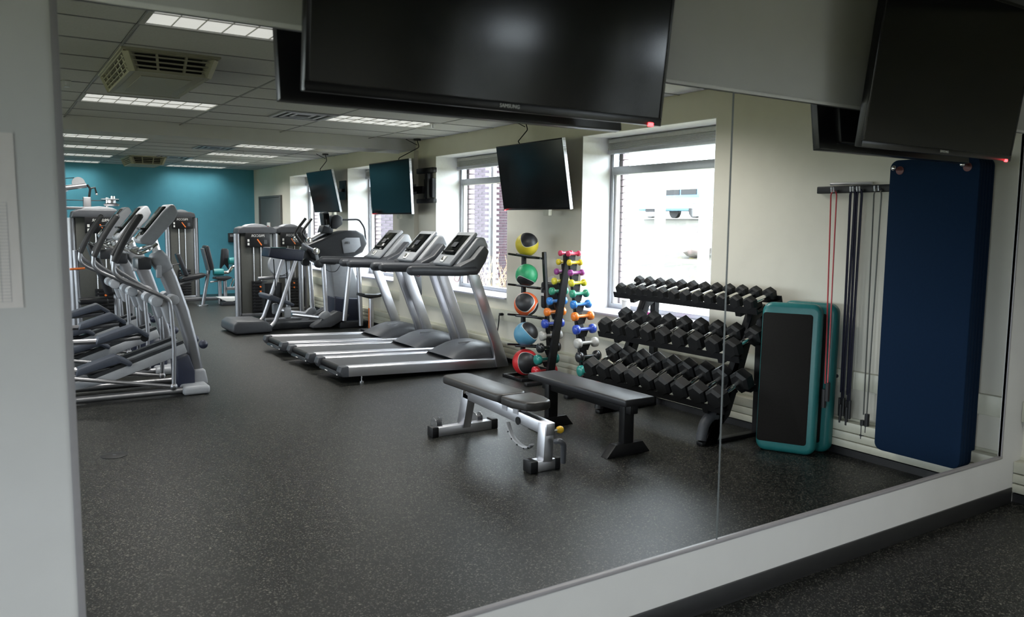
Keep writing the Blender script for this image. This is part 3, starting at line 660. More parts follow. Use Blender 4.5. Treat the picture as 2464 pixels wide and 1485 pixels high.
# ================================================================== ELLIPTICALS
def elliptical(label):
    c = 8.06
    t = thing('elliptical_trainer', label, 'elliptical', (.9, c, 0), group='elliptical trainers on the left')
    n_, f_ = c-.28, c+.28
    # base frame
    part('base_tube', MB().tube([(-.3, n_+.02, .05), (1.50, n_+.02, .045)], .032, 12), 'silverd', t); part('base_tube', MB().tube([(-.3, f_-.02, .05), (1.50, f_-.02, .045)], .032, 12), 'silverd', t)
    part('front_crossbar', MB().bb(1.46, 1.70, n_-.05, f_+.05, 0, .085), 'silverp', t, bevel=.03, seg=3)
    part('rear_crossbar', MB().bb(-.40, -.28, n_-.05, f_+.05, 0, .09), 'silverp', t, bevel=.03, seg=3)
    part('flywheel_housing', MB().lathe([(.06, -.17), (.30, -.16), (.33, -.11), (.33, .11), (.30, .16), (.06, .17)], (-.05, c, .36), 'y', 28), 'dgrey', t)
    part('tower_foot', MB().prism([(1.585, .06), (1.73, .05), (1.725, .10), (1.705, .20), (1.60, .20)], c-.11, c+.11), 'silverp', t, bevel=.02, seg=3)
    # curved main tower
    L = [(1.59, .16), (1.545, .47), (1.475, .75), (1.37, 1.03), (1.33, 1.14), (1.27, 1.26)]; Rr = [(1.70, .17), (1.65, .47), (1.585, .77), (1.49, 1.08), (1.435, 1.22), (1.375, 1.325)]
    part('tower', MB().prism(L+Rr[::-1], c-.075, c+.075), 'silverd', t, bevel=.028, seg=3)
    part('tower_collar', MB().prism([(1.345, 1.10), (1.46, 1.16), (1.42, 1.27), (1.36, 1.345), (1.27, 1.29), (1.265, 1.23)], c-.085, c+.085), 'silverp', t, bevel=.025, seg=3)
    part('belly_cover', MB().prism([(1.45, .01), (1.60, .01), (1.60, .20), (1.55, .36), (1.44, .31)], c-.16, c+.16), 'navy', t, bevel=.015)
    # two inclined ramps and the pedals that ride on them
    for s_ in (-1, 1):
        y = c+s_*.17
        part('ramp', MB().prism([(1.53, .385), (1.50, .475), (.72, .205), (.30, .14), (.30, .08), (.86, .165)], y-.045, y+.045), 'silverp', t, bevel=.012)
        part('ramp_track', MB().prism([(1.50, .478), (1.49, .50), (.70, .235), (.72, .205)], y-.04, y+.04), 'dark', t)
        dz, dx = (.0, 0) if s_ < 0 else (.22, .20)
        part('pedal', MB().prism([(.60+dx, .245+dz), (.62+dx, .315+dz), (.92+dx, .415+dz*1.0), (1.06+dx, .335+dz*.92), (1.04+dx, .295+dz*.92), (.96+dx, .34+dz)], y-.085, y+.085), 'navydeck', t, bevel=.018, seg=2)
        part('pedal_arm', MB().tube([(.05, y, .40+dz*.5), (.70+dx, y, .27+dz), (1.0+dx, y, .29+dz)], .026, 10), 'silverd', t)
        part('pedal_wheel', MB().cyl((1.02+dx, y-.03, .30+dz*.9), (1.02+dx, y+.03, .30+dz*.9), .035, 14), 'black', t)
    for s_, y in ((-1, n_-.01), (1, f_+.01)):
        o = .0 if s_ < 0 else .06
        part('swing_arm', MB().tube([(1.385, y, .095), (1.40, y, .47), (1.385, y, .80), (1.375, y, .885), (1.32, y, .925), (.985+o, y, 1.09+o*.5), (.925+o, y, 1.15+o*.5), (.935+o, y, 1.25+o*.5)], .019, 12, fil=.05, seg=5), 'silverd', t)
        part('hand_grip', MB().tube([(.935+o, y, 1.24+o*.5), (1.015+o, y, 1.415), (1.075+o, y, 1.52), (1.155+o, y, 1.64)], .027, 12, fil=.06).sphere((1.155+o, y, 1.64), .027, 12, 8), 'grip', t)
        part('lower_link', MB().tube([(1.385, y, .095), (.64, y, .23), (.15, y, .33)], .017, 10).sphere((1.385, y, .095), .033, 12, 8), 'silverd', t)
        part('pivot_boss', MB().cyl((1.27, y-s_*.0, .88), (1.27, y-s_*.16, .88), .050, 18), 'silverp', t, bevel=.008)
        part('pivot_boss', MB().cyl((1.42, y-s_*.03, .885), (1.42, y-s_*.2, .885), .046, 18), 'silverp', t, bevel=.008)
        part('shock_cover', MB().prism([(1.295, .86), (1.335, .90), (1.39, .88), (1.40, .70), (1.375, .665), (1.35, .68)], y-.03-s_*.06, y+.03-s_*.06), 'silverp', t, bevel=.02, seg=3)
        part('wheel_cover', MB().sphere((1.675, y-s_*.10, .45), .042, 14, 9), 'navy', t)
    # fixed front handlebar and console on its neck
    part('neck', MB().tube([(1.335, c, 1.30), (1.30, c, 1.44)], .038, 12), 'steel', t)
    part('fixed_handlebar', MB().tube([(1.32, c-.05, 1.385), (1.24, c-.20, 1.345), (1.14, c-.235, 1.305), (1.075, c-.235, 1.345)], .016, 10, fil=.05).tube([(1.32, c+.05, 1.385), (1.24, c+.20, 1.345), (1.14, c+.235, 1.305), (1.075, c+.235, 1.345)], .016, 10, fil=.05), 'chrome', t)
    part('console', MB().prism([(1.17, 1.395), (1.265, 1.38), (1.46, 1.61), (1.495, 1.68), (1.465, 1.75), (1.43, 1.755), (1.365, 1.69), (1.215, 1.50), (1.155, 1.435)], c-.19, c+.19), 'silverp', t, bevel=.02, seg=3)
    part('display', MB().box((1.292, c, 1.602), (.33, .30, .012), rot=Matrix.Rotation(-math.radians(52), 3, 'Y')), 'screen', t, bevel=.005)
    part('reading_ledge', MB().box((1.205, c, 1.53), (.05, .22, .018)), 'black', t, bevel=.004)
    part('heart_grip', MB().box((1.175, c, 1.465), (.07, .05, .02), rot=Matrix.Rotation(-math.radians(52), 3, 'Y')), 'chrome', t, bevel=.008)
    part('under_tray', MB().bb(1.14, 1.26, c-.15, c+.15, 1.16, 1.27), 'dark', t, bevel=.02)
    part('bottle_cage', MB().bb(1.30, 1.345, c-.13, c-.08, 1.08, 1.2), 'silverp', t, bevel=.01)
    return t
el = elliptical('nearest silver elliptical trainer at the left edge')
dup(el, (.86, 9.22, 0), label='second silver elliptical trainer, behind the nearest one'); dup(el, (.84, 10.35, 0), label='third silver elliptical trainer, farthest of the row at left')

# ================================================================== UPRIGHT TRAINER BEHIND THE TREADMILLS
c = 11.9
t = thing('upright_trainer', 'large dark upright motion trainer with step arms behind the treadmills', 'trainer', (3.95, c, 0))
part('rear_base', MB().prism([(2.86, .05), (2.87, .15), (2.93, .195), (3.34, .18), (3.42, .10), (3.42, .01), (2.92, .01)], c-.36, c+.36), 'dgrey', t, bevel=.03, seg=3)
part('base_beam', MB().bb(3.35, 4.75, c-.12, c+.12, .02, .11), 'dark', t, bevel=.015)
part('front_base', MB().bb(4.45, 4.90, c-.34, c+.34, 0, .10), 'dark', t, bevel=.02)
for s_ in (-1, 1):
    y = c+s_*.30
    part('frame_leg', MB().tube([(3.36, y, .05), (3.47, y, .14), (3.56, y, .38), (3.80, y, 1.06)], .030, 12, fil=.05), 'silver', t)
    part('step_link', MB().tube([(3.72, y-.0, .25), (4.15, y, .18)], .028, 10), 'silver', t)
    part('link_end', MB().box((3.66, y, .28), (.10, .07, .17)), 'silverp', t, bevel=.03, seg=3)
    part('knee_joint', MB().prism([(4.11, .19), (4.17, .25), (4.23, .285), (4.29, .26), (4.30, .19), (4.22, .135)], y-.04, y+.04), 'silverp', t, bevel=.015)
    part('swing_arm', MB().tube([(4.245, y, .24), (4.21, y, .98)], .034, 12), 'silver', t)
    part('pivot', MB().cyl((4.10, y-.04, 1.175), (4.10, y+.04, 1.175), .052, 18), 'chrome', t, bevel=.008)
    part('pivot_arm', MB().bar((4.10, y, 1.16), (4.13, y, 1.02), .03, .045), 'silverp', t, bevel=.008)
    part('lower_pivot', MB().cyl((4.14, y-.05, .985), (4.14, y+.05, .985), .06, 18), 'dark', t, bevel=.01)
    part('foot_plate', MB().prism([(4.02, .035), (4.05, .075), (4.42, .27), (4.60, .20), (4.58, .17), (4.30, .03)], y-.10-s_*.05, y+.10-s_*.05), 'dgrey', t, bevel=.012)
    part('swing_handle', MB().tube([(3.89+.3*(s_ > 0), y, 1.29), (3.83+.3*(s_ > 0), y, 1.37), (3.79+.3*(s_ > 0), y, 1.43), (3.83+.3*(s_ > 0), y, 1.50), (3.955+.3*(s_ > 0), y, 1.655)], .021, 10, fil=.06, seg=5), 'grip', t)
    part('handle_joint', MB().cyl((4.0, y-.03, 1.335), (4.0, y+.03, 1.335), .045, 16), 'chrome', t, bevel=.008)
    part('handle_link', MB().tube([(3.89+.3*(s_ > 0), y, 1.29), (4.08, y, 1.18)], .020, 10), 'silver', t)
part('cross_step', MB().prism([(3.40, .53), (3.44, .55), (3.78, .40), (3.76, .36), (3.42, .47)], c-.28, c+.30), 'navydeck', t, bevel=.015)
part('grab_pad', MB().prism([(3.38, 1.10), (3.41, 1.235), (3.64, 1.225), (3.92, 1.185), (3.88, 1.03), (3.62, 1.055)], c-.36, c+.02), 'navy', t, bevel=.02, seg=3)
part('pad_stripe', MB().prism([(3.415, 1.230), (3.64, 1.222), (3.64, 1.228), (3.415, 1.238)], c-.36, c-.34), 'teal', t)
part('upper_shroud', MB().prism([(4.00, 1.17), (4.04, 1.27), (4.27, 1.36), (4.46, 1.44), (4.62, 1.475), (4.80, 1.48), (4.93, 1.42), (4.98, 1.28), (4.90, 1.14), (4.68, 1.04), (4.45, .96), (4.21, .98), (4.06, 1.07)], c-.17, c+.17), 'dark', t, bevel=.035, seg=3)
part('badge_panel', MB().prism([(4.55, 1.33), (4.62, 1.37), (4.84, 1.37), (4.86, 1.24), (4.76, 1.15), (4.58, 1.13)], c-.183, c-.165), 'silverp', t, bevel=.006)
o = link('lettering', text_mesh('100i', .055, True), 'dark', t); o.location = Vector((4.64, c-.186, 1.29))-Vector(t.location); o.rotation_euler = (PI/2, 0, 0)
part('front_shell', MB().prism([(4.36, .96), (4.42, .50), (4.50, .10), (4.84, .10), (4.88, .50), (4.72, 1.02)], c-.15, c+.15), 'silverp', t, bevel=.03, seg=3)
part('shell_skirt', MB().prism([(4.40, .06), (4.42, .48), (4.56, .455), (4.86, .44), (4.88, .06)], c-.20, c+.20), 'navy', t, bevel=.03, seg=3)
part('front_leg', MB().tube([(4.60, c-.37, .95), (4.50, c-.37, .12)], .036, 12), 'silver', t); part('front_leg', MB().tube([(4.74, c-.37, .95), (4.77, c-.37, .03)], .036, 12), 'silver', t)
part('neck', MB().tube([(4.08, c, 1.30), (4.38, c, 1.46)], .045, 12), 'silver', t)
part('console', MB().box((4.36, c, 1.62), (.11, .15, .27), rot=Matrix.Rotation(-.12, 3, 'Y')), 'dark', t, bevel=.02, seg=3)
part('display', MB().box((4.36, c-.078, 1.63), (.09, .006, .20), rot=Matrix.Rotation(-.12, 3, 'Y')), 'screen', t, bevel=.003); part('key_row', MB().box((4.355, c-.082, 1.545), (.08, .004, .03), rot=Matrix.Rotation(-.12, 3, 'Y')), 'silverp', t)
part('console_wing', MB().prism([(4.44, 1.50), (4.45, 1.70), (4.55, 1.72), (4.62, 1.68), (4.62, 1.57), (4.52, 1.50)], c-.06, c+.14), 'dark', t, bevel=.02)
part('console_arm', MB().prism([(4.26, 1.44), (4.30, 1.56), (4.46, 1.50), (4.44, 1.42)], c-.10, c+.10), 'dark', t, bevel=.02)
part('guard_rail', MB().tube([(4.60, c+.1, 1.64), (4.95, c+.1, 1.65), (5.02, c+.05, 1.52), (5.02, c, 1.30), (4.93, c, 1.20)], .014, 10, fil=.05), 'dark', t)
part('cable', MB().tube([(4.22, c-.2, .97), (4.32, c-.2, .86), (4.45, c-.2, .85), (4.52, c-.2, .96)], .005, 6, fil=.08), 'black', t)
for dx in (3.50, 3.68): part('strap', MB().tube([(dx, c-.2, 1.06), (dx+.03, c-.2, .45)], .007, 6), 'black', t)

# stool-like seat seen under the treadmill rails
t = thing('saddle_stand', 'small black saddle on a silver post under the treadmill rails', 'exercise seat', (4.72, 11.05, 0))
part('saddle', MB().prism([(4.56, .53), (4.60, .565), (4.82, .55), (4.90, .57), (4.88, .51), (4.70, .49)], 10.98, 11.14), 'vinyl', t, bevel=.02); part('post', MB().cyl((4.74, 11.06, .03), (4.74, 11.06, .50), .035, 12), 'silver', t)
part('side_arm', MB().bar((4.50, 11.0, .57), (4.60, 11.0, .55), .05, .04), 'dark', t); part('foot', MB().bb(4.62, 4.86, 10.92, 11.2, 0, .03), 'dark', t, bevel=.01); part('spring_pin', MB().cyl((4.68, 11.0, .03), (4.68, 11.0, .35), .012, 8), 'orange', t)

# ================================================================== WEIGHT TOWERS
def weight_tower(x0, x1, y, h, label, lift=0):
    t = thing('weight_tower', label, 'weight machine', ((x0+x1)/2, y, 0), group='weight stack machines'); cx = (x0+x1)/2; w_ = x1-x0
    for x in (x0, x1): part('post', MB().lathe([(.052, .012), (.052, h-.10)], (x, y, 0), n=16), 'silverd', t); part('post_foot', MB().lathe([(.075, 0), (.075, .012)], (x, y, 0), n=16), 'steel', t)
    part('shroud', MB().bb(x0+.05, x1-.05, y-.03, y+.22, .06, h-.06), 'smoke', t, bevel=.015)
    part('top_cap', MB().prism([(x0-.0, h-.10), (x0+.02, h-.01), (x0+.10, h+.02), (x1-.10, h+.02), (x1-.02, h-.01), (x1, h-.10)], y-.08, y+.26), 'dgrey', t, bevel=.02, seg=3)
    part('cap_lid', MB().prism([(x0+.13, h+.018), (x0+.20, h+.052), (cx, h+.066), (x1-.20, h+.052), (x1-.13, h+.018)], y-.04, y+.22), 'silverp', t, bevel=.008)
    part('front_crossbar', MB().bb(x0+.04, x1-.04, y-.06, y-.02, .02, .08), 'silverd', t, bevel=.01)
    pl = part('placard', MB().bb(cx-.20, cx+.20, y-.105, y-.078, h-.32, h-.085), 'black', t, bevel=.01)
    o = link('lettering', text_mesh('PRECOR', .058, True), 'logo', pl); o.location = Vector((cx, y-.107, h-.135))-Vector(t.location); o.rotation_euler = (PI/2, 0, 0)
    part('orange_slash', MB().bar((cx-.01, y-.107, h-.19), (cx+.06, y-.107, h-.29), .004, .018), 'orange', pl)
    part('diagram', MB().bb(cx-.17, cx-.14, y-.108, y-.104, h-.23, h-.19).bb(cx-.17, cx-.14, y-.108, y-.104, h-.29, h-.25), 'logo', pl)
    part('diagram_figure', MB().bb(cx+.10, cx+.15, y-.108, y-.104, h-.27, h-.20), 'dgrey', pl)
    for dx in (-.06, .06): part('guide_rod', MB().cyl((cx+dx, y-.045, .1), (cx+dx, y-.045, h-.32), .009, 8), 'steel', t)
    for k in range(10): part('weight_plate', MB().bb(cx-.10, cx+.14, y-.075, y-.035, .10+k*.052, .147+k*.052), 'black', t, bevel=.003)
    part('selector_pin', MB().cyl((cx+.03, y-.10, .52), (cx+.03, y-.07, .52), .014, 10), 'orange', t); part('selector_pin', MB().cyl((cx+.03, y-.10, .44), (cx+.03, y-.07, .44), .014, 10), 'orange', t)
    return t
t1 = weight_tower(3.47, 4.10, 13.6, 1.50, 'weight tower with silver post left of the upright trainer')
t2 = weight_tower(4.27, 4.83, 14.2, 1.50, 'weight tower half hidden behind the upright trainer')
t3 = weight_tower(3.08, 3.62, 17.4, 1.76, 'far weight tower against the blue wall')
t4 = weight_tower(1.03, 1.76, 13.0, 1.73, 'tall weight tower with pulleys on top at the left edge')
# pulleys, arms and cables carried by the left tower
part('top_beam', MB().bb(.2, 1.25, 12.98, 13.05, 1.745, 1.785), 'silverd', t4, bevel=.008)
part('rear_column', MB().bb(1.22, 1.32, 13.2, 13.3, 1.0, 1.93), 'silverd', t4, bevel=.01)
part('high_arm', MB().tube([(.4, 13.25, 1.95), (1.27, 13.25, 2.10)], .036, 12), 'silverd', t4)
part('gusset', MB().prism([(.6, 1.80), (.6, 1.98), (1.05, 2.02)], 13.22, 13.28), 'silverp', t4)
part('pulley', MB().lathe([(.04, -.02), (.085, -.018), (.075, 0), (.085, .018), (.04, .02)], (1.17, 13.25, 2.13), 'y', 22), 'silverp', t4)
part('pulley_arm', MB().tube([(1.28, 13.25, 2.11), (1.32, 13.25, 2.05), (1.30, 13.25, 1.93)], .016, 8).tube([(1.30, 13.25, 2.05), (1.38, 13.25, 2.07), (1.40, 13.25, 1.98)], .014, 8), 'black', t4)
part('grip_ball', MB().sphere((1.40, 13.25, 1.975), .018, 10, 7), 'chrome', t4)
part('swivel', MB().lathe([(.02, 0), (.10, .005), (.11, .03), (.06, .05), (.06, .09), (.03, .11)], (1.58, 13.15, 1.80), n=20), 'steel', t4)
part('swivel_pulley', MB().lathe([(.03, 0), (.12, .003), (.12, .016), (.03, .02)], (1.56, 13.15, 1.895), n=22), 'silverp', t4)
part('swivel_post', MB().cyl((1.52, 13.15, 1.73), (1.52, 13.15, 1.93), .02, 10).cyl((1.60, 13.15, 1.9), (1.60, 13.15, 1.95), .03, 12), 'chrome', t4)
part('cable', MB().tube([(.4, 13.22, 1.89), (1.35, 13.22, 1.88), (1.68, 13.15, 1.885)], .006, 6), 'black', t4); part('cable', MB().tube([(.4, 13.25, 2.13), (1.12, 13.25, 2.20)], .006, 6), 'black', t4)
# press seat in front of that tower
t = thing('press_bench', 'dark inclined pad and silver posts behind the elliptical trainers', 'exercise seat', (1.25, 12.2, 0))
part('backrest', MB().prism([(1.12, 1.30), (1.22, 1.30), (1.44, .62), (1.35, .58)], 12.0, 12.3), 'vinyl', t, bevel=.03, seg=3)
part('seat', MB().bb(1.00, 1.36, 12.0, 12.3, .48, .56), 'vinyl', t, bevel=.03, seg=3)
for x in (1.02, 1.48): part('post', MB().tube([(x, 12.15, 0), (x-.02, 12.15, 1.20)], .034, 12), 'silverd', t)
part('orange_grip', MB().cyl((.92, 12.1, .95), (1.10, 12.1, .96), .014, 8), 'orange', t); part('floor_rail', MB().bb(.7, 1.6, 12.1, 12.2, .0, .06), 'silverd', t, bevel=.01)
# leg extension machine by the far tower
t = thing('leg_press', 'seat machine with a tall black backrest on a silver leg before the blue wall', 'weight machine', (3.4, 16.0, 0))
part('backrest', MB().prism([(3.46, 1.12), (3.50, 1.145), (3.54, 1.13), (3.62, .72), (3.60, .68), (3.55, .67)], 15.85, 16.15), 'vinyl', t, bevel=.02, seg=3)
part('backrest_plate', MB().prism([(3.43, 1.08), (3.455, 1.09), (3.545, .68), (3.52, .66)], 15.88, 16.12), 'silverd', t)
part('rear_leg', MB().tube([(3.55, 16.0, .70), (3.42, 16.0, .01)], .034, 12), 'silverd', t); part('foot', MB().lathe([(.10, 0), (.10, .014), (.04, .02)], (3.42, 16.0, 0), n=18), 'steel', t)
part('seat', MB().prism([(3.02, .52), (3.06, .56), (3.45, .62), (3.48, .58), (3.40, .54), (3.10, .48)], 15.85, 16.15), 'vinyl', t, bevel=.02, seg=3)
part('seat_rail', MB().tube([(2.85, 16.0, .36), (3.46, 16.0, .56)], .022, 10), 'silverd', t)
part('chest_pad', MB().prism([(2.95, .98), (2.99, 1.0), (3.03, .98), (3.17, .60), (3.14, .57), (3.09, .58)], 15.9, 16.1), 'vinyl', t, bevel=.02, seg=3)
part('pad_post', MB().tube([(2.88, 16.0, 0), (2.90, 16.0, .78), (3.04, 16.0, .80)], .022, 10), 'silverd', t)
part('floor_rail', MB().bb(2.8, 3.95, 16.28, 16.36, .06, .13), 'silverd', t, bevel=.015); part('rail_foot', MB().bb(2.85, 2.95, 16.2, 16.45, 0, .06).bb(3.8, 3.9, 16.2, 16.45, 0, .06), 'silverd', t)
t = thing('leg_curl', 'seat machine with notched black pad and teal rollers beside the weight tower', 'weight machine', (3.85, 16.0, 0))
part('back_pad', MB().prism([(3.80, 1.06), (3.83, 1.08), (3.90, 1.075), (3.93, 1.04), (3.92, .67), (3.88, .74), (3.85, .78), (3.81, .74), (3.78, .69), (3.76, .70)], 16.0, 16.08), 'vinyl', t, bevel=.015)
part('roller', MB().lathe([(.02, -.1), (.065, -.09), (.07, 0), (.065, .09), (.02, .1)], (3.71, 15.95, .63), 'x', 18), 'teal', t); part('roller', MB().lathe([(.02, -.1), (.065, -.09), (.07, 0), (.065, .09), (.02, .1)], (4.0, 15.95, .84), 'x', 18), 'teal', t)
part('seat', MB().prism([(3.62, .50), (3.64, .545), (3.90, .55), (3.96, .52), (3.80, .46)], 15.85, 16.1), 'vinyl', t, bevel=.02)
part('lever', MB().tube([(3.80, 15.95, .62), (3.90, 15.95, .62), (3.98, 15.95, .74), (4.06, 15.95, .75)], .03, 10, fil=.04), 'chrome', t)
part('seat_tube', MB().tube([(3.56, 15.98, .44), (3.70, 15.98, .46), (3.85, 15.98, .53)], .016, 8), 'silverd', t)
for x in (3.74, 3.84): part('pedestal', MB().cyl((x, 16.0, .02), (x, 16.0, .48), .035, 12), 'silverd', t)
part('footplate', MB().prism([(3.64, .165), (4.04, .155), (4.00, .10), (3.92, .075), (3.80, .08), (3.74, .11)], 15.75, 15.95), 'white', t, bevel=.01); part('base', MB().bb(3.72, 4.02, 15.75, 15.98, 0, .07), 'dark', t, bevel=.01)
part('cross_rail', MB().bb(3.85, 4.2, 15.92, 15.98, .28, .34), 'silverd', t, bevel=.01)
for k in range(3): part('strut', MB().tube([(3.92+k*.06, 15.95, .33), (3.99+k*.06, 15.95, .50)], .012, 8), 'chrome', t)
# low bench press frame under the trainer's left
t = thing('cable_pulley_station', 'low grey pulley station behind the upright trainer', 'weight machine', (4.0, 12.9, 0))
part('round_cover', MB().lathe([(.05, -.05), (.17, -.045), (.18, 0), (.17, .045), (.05, .05)], (3.93, 12.85, .92), 'y', 26), 'silverp', t); part('bench_pad', MB().bb(4.0, 4.35, 12.75, 13.05, .98, 1.04), 'vinyl', t, bevel=.02)
for x in (4.08, 4.30): part('column', MB().cyl((x, 12.9, 0), (x, 12.9, .98), .042, 12), 'silverd', t)
part('cross_tube', MB().tube([(3.60, 12.88, .70), (4.05, 12.88, .72)], .028, 10), 'silverd', t); part('hood', MB().lathe([(.02, 0), (.08, .01), (.09, .05), (.05, .08)], (3.98, 12.85, 1.10), n=16), 'dark', t); part('foot_bar', MB().bb(3.7, 4.4, 12.85, 12.95, 0, .06), 'silverd', t, bevel=.01)
part('weight_plates', MB().bb(3.72, 4.0, 12.95, 13.1, .06, .62), 'black', t, bevel=.01)

# ================================================================== TELEVISIONS ON THE WINDOW WALL
def side_tv(y0, y1, xt, xb, zt, zb, label, mountY, mountX=4.95, led=True):
    cy = (y0+y1)/2
    t = thing('television', label, 'television', (xb, cy, zb), group='televisions on the window wall')
    up = Vector((xt-xb, 0, zt-zb)).normalized(); out = Vector((-up.z, 0, up.x)); H = math.hypot(xt-xb, zt-zb); B = Vector((xb, 0, zb))
    def slab(ya, yb, d0, d1, u0, u1):
        vs = []
        for y in (ya, yb):
            for d_ in (d0, d1):
                for u in (u0, u1):
                    p = B+up*u-out*d_; vs.append((p.x, y, p.z))
        return MB().add(vs, [(0, 1, 3, 2), (4, 6, 7, 5), (0, 4, 5, 1), (2, 3, 7, 6), (0, 2, 6, 4), (1, 5, 7, 3)])
    part('case', slab(y0, y1, .004, .035, 0, H), 'tvbody', t, bevel=.004); part('screen', slab(y0+.012, y1-.012, 0, .005, .02, H-.012), 'screen', t)
    part('side_trim', slab(y0-.002, y0+.006, .003, .036, 0, H), 'steel', t); part('back_box', slab(cy-.3, cy+.3, .035, .075, .1, H-.15), 'tvbody', t, bevel=.01)
    arm = B+up*(H*.55)+Vector((.06, 0, 0)); part('wall_arm', MB().bar((arm.x, cy, arm.z), (XW-.01, cy, arm.z), .10, .05), 'black', t); part('wall_plate', MB().bb(XW-.024, XW-.004, cy-.14, cy+.14, arm.z-.16, arm.z+.16), 'black', t)
    part('stand_neck', MB().bb(xb+.06, xb+.11, cy-.16, cy-.06, zb-.06, zb+.05), 'offw', t, bevel=.01)
    if led: part('power_light', slab(y1-.05, y1-.03, -.006, .002, -.004, .008), 'led', t)
    tp = B+up*H
    b = single('television_cable', MB().tube([(mountX, mountY, ZC-.03), (mountX+.02, mountY-.02, ZC-.12), (tp.x+.04, cy+(mountY-cy)*.55, tp.z+.03), (tp.x+.045, cy+(mountY-cy)*.5, tp.z+.008)], .006, 6, fil=.03).tube([(mountX-.12, mountY+.10, ZC-.012), (mountX, mountY, ZC-.09)], .005, 6).lathe([(.05, -.03), (.05, -.004)], (mountX, mountY, ZC), n=14), 'black', 'black cable from a ceiling plate down to ' + label.split(',')[0].replace('black ', 'the '), 'cable', (mountX, mountY, ZC), group='television cables')
side_tv(6.34, 7.55, 4.70, 4.81, 2.437, 1.753, 'nearest wall television, hung between the two nearest windows', 7.35)
side_tv(9.80, 11.13, 4.75, 4.79, 2.455, 1.722, 'middle wall television, hung above the farthest treadmill', 9.95)
side_tv(12.42, 13.62, 4.66, 4.80, 2.44, 1.765, 'farthest wall television, hung above the upright trainer', 13.05, 4.80, False)
t = thing('empty_bracket', 'empty black television bracket on the wall right of the middle television', 'bracket', (5.0, 9.85, 1.88))
part('top_bar', MB().bb(4.98, 5.05, 9.80-.23, 9.80+.25, 2.27, 2.34), 'black', t, bevel=.012); part('bottom_bar', MB().bb(4.98, 5.05, 9.80-.23, 9.80+.25, 1.87, 1.93), 'black', t, bevel=.012)
part('spine', MB().bb(5.0, 5.06, 9.76, 9.84, 1.93, 2.27), 'black', t, bevel=.01); part('wall_plate', MB().bb(5.05, XW, 9.70, 9.95, 1.95, 2.2), 'black', t); part('folding_arm', MB().bar((5.0, 9.85, 2.05), (4.97, 10.2, 2.05), .05, .10), 'black', t); part('label_plate', MB().bb(4.955, 4.96, 10.0, 10.14, 2.10, 2.13).bb(4.955, 4.96, 10.0, 10.14, 1.99, 2.03), 'silverp', t)

# ================================================================== MEDICINE BALL RACK
t = thing('ball_rack', 'black five-tier medicine ball rack by the window wall', 'rack', (4.75, 6.95, 0))
by = 6.95
part('back_post', MB().bb(4.745, 4.785, by+.10, by+.14, .02, 1.30), 'black', t, bevel=.004)
part('front_post', MB().bar((4.84, by-.14, 1.32), (4.94, by-.14, .02), .035, .04), 'black', t, bevel=.004)
BZ = [(1.395, .122, (.62, .50, .03), 'yellow'), (1.075, .118, (.03, .33, .14), 'green'), (.77, .128, (.72, .12, .03), 'orange'), (.455, .128, (.10, .30, .45), 'light blue'), (.155, .140, (.62, .025, .03), 'red')]
for k, (z, r, col, nm) in enumerate(BZ):
    zz = z-r+.012 if k < 4 else .02
    for dy in (-.075, .075):
        if k < 4: part('shelf_rod', MB().tube([(4.54, by+dy, zz+.012), (4.87+.1*(1.3-z)/1.3, by+dy, zz-.035)], .011, 8), 'black', t)
    if k < 4: part('shelf_tie', MB().tube([(4.80+.05*(1.3-z), by-.14, zz-.03), (4.80+.05*(1.3-z), by+.12, zz-.03)], .011, 8), 'black', t)
part('base_frame', MB().bb(4.52, 4.95, by-.23, by-.19, 0, .03).bb(4.52, 4.95, by+.10, by+.14, 0, .03).bb(4.52, 4.56, by-.19, by+.10, 0, .03).bb(4.91, 4.95, by-.19, by+.10, 0, .03), 'black', t, bevel=.004)
rots = [(.5, .3, 1.0), (.2, 2.6, .4), (1.9, .6, .2), (1.9, .9, 1.3), (2.5, .5, .9)]
for k, (z, r, col, nm) in enumerate(BZ):
    me = MB().sphere((0, 0, 0), r, 32, 20).mesh('medicine_ball', ang=80)
    o = link('medicine_ball', me, ball_mat('ball_'+nm.replace(' ', '_'), col), None, (4.72, by, z), rots[k])
    tag(o, '%s and black medicine ball on the %s tier of the ball rack' % (nm, ['top', 'second', 'middle', 'fourth', 'bottom'][k]), 'medicine ball', 'medicine balls')
# wipe dispenser on the wall between racks
t = thing('wipe_dispenser', 'black wall pouch with white wipes between ball rack and dumbbell tree', 'dispenser', (5.05, 6.98, .72))
part('pouch', MB().bb(XW-.10, XW-.005, 6.83, 7.10, .70, .99), 'black', t, bevel=.03, seg=3); part('wipe', MB().prism([(6.90, .98), (6.93, 1.06), (7.02, 1.03), (7.05, .98)], XW-.07, XW-.04, 'x'), 'white', t); part('label_plate', MB().bb(XW-.104, XW-.098, 7.02, 7.09, .84, .87), 'white', t)

# ================================================================== DUMBBELL TREE
tx, yR, yL, yT = 4.70, 5.86, 6.52, 6.19
t = thing('dumbbell_tree', 'black A-frame dumbbell tree with small coloured dumbbells', 'rack', (tx, yT, 0))
for yy, nm in ((yR, 'near'), (yL, 'far')):
    part('spine', MB().add([(tx-.034, yT-.03 if yy < yT else yT+.03, 1.33), (tx+.034, yT-.03 if yy < yT else yT+.03, 1.33), (tx+.042, yy, .03), (tx-.042, yy, .03), (tx-.034, yT, 1.33), (tx+.034, yT, 1.33), (tx+.042, yy+(.04 if yy < yT else -.04), .03), (tx-.042, yy+(.04 if yy < yT else -.04), .03)], [(0, 1, 2, 3), (7, 6, 5, 4), (0, 4, 5, 1), (1, 5, 6, 2), (2, 6, 7, 3), (3, 7, 4, 0)]), 'black', t)
    part('foot_bar', MB().bb(tx-.27, tx+.27, yy-.03, yy+.03, 0, .035), 'black', t, bevel=.006)
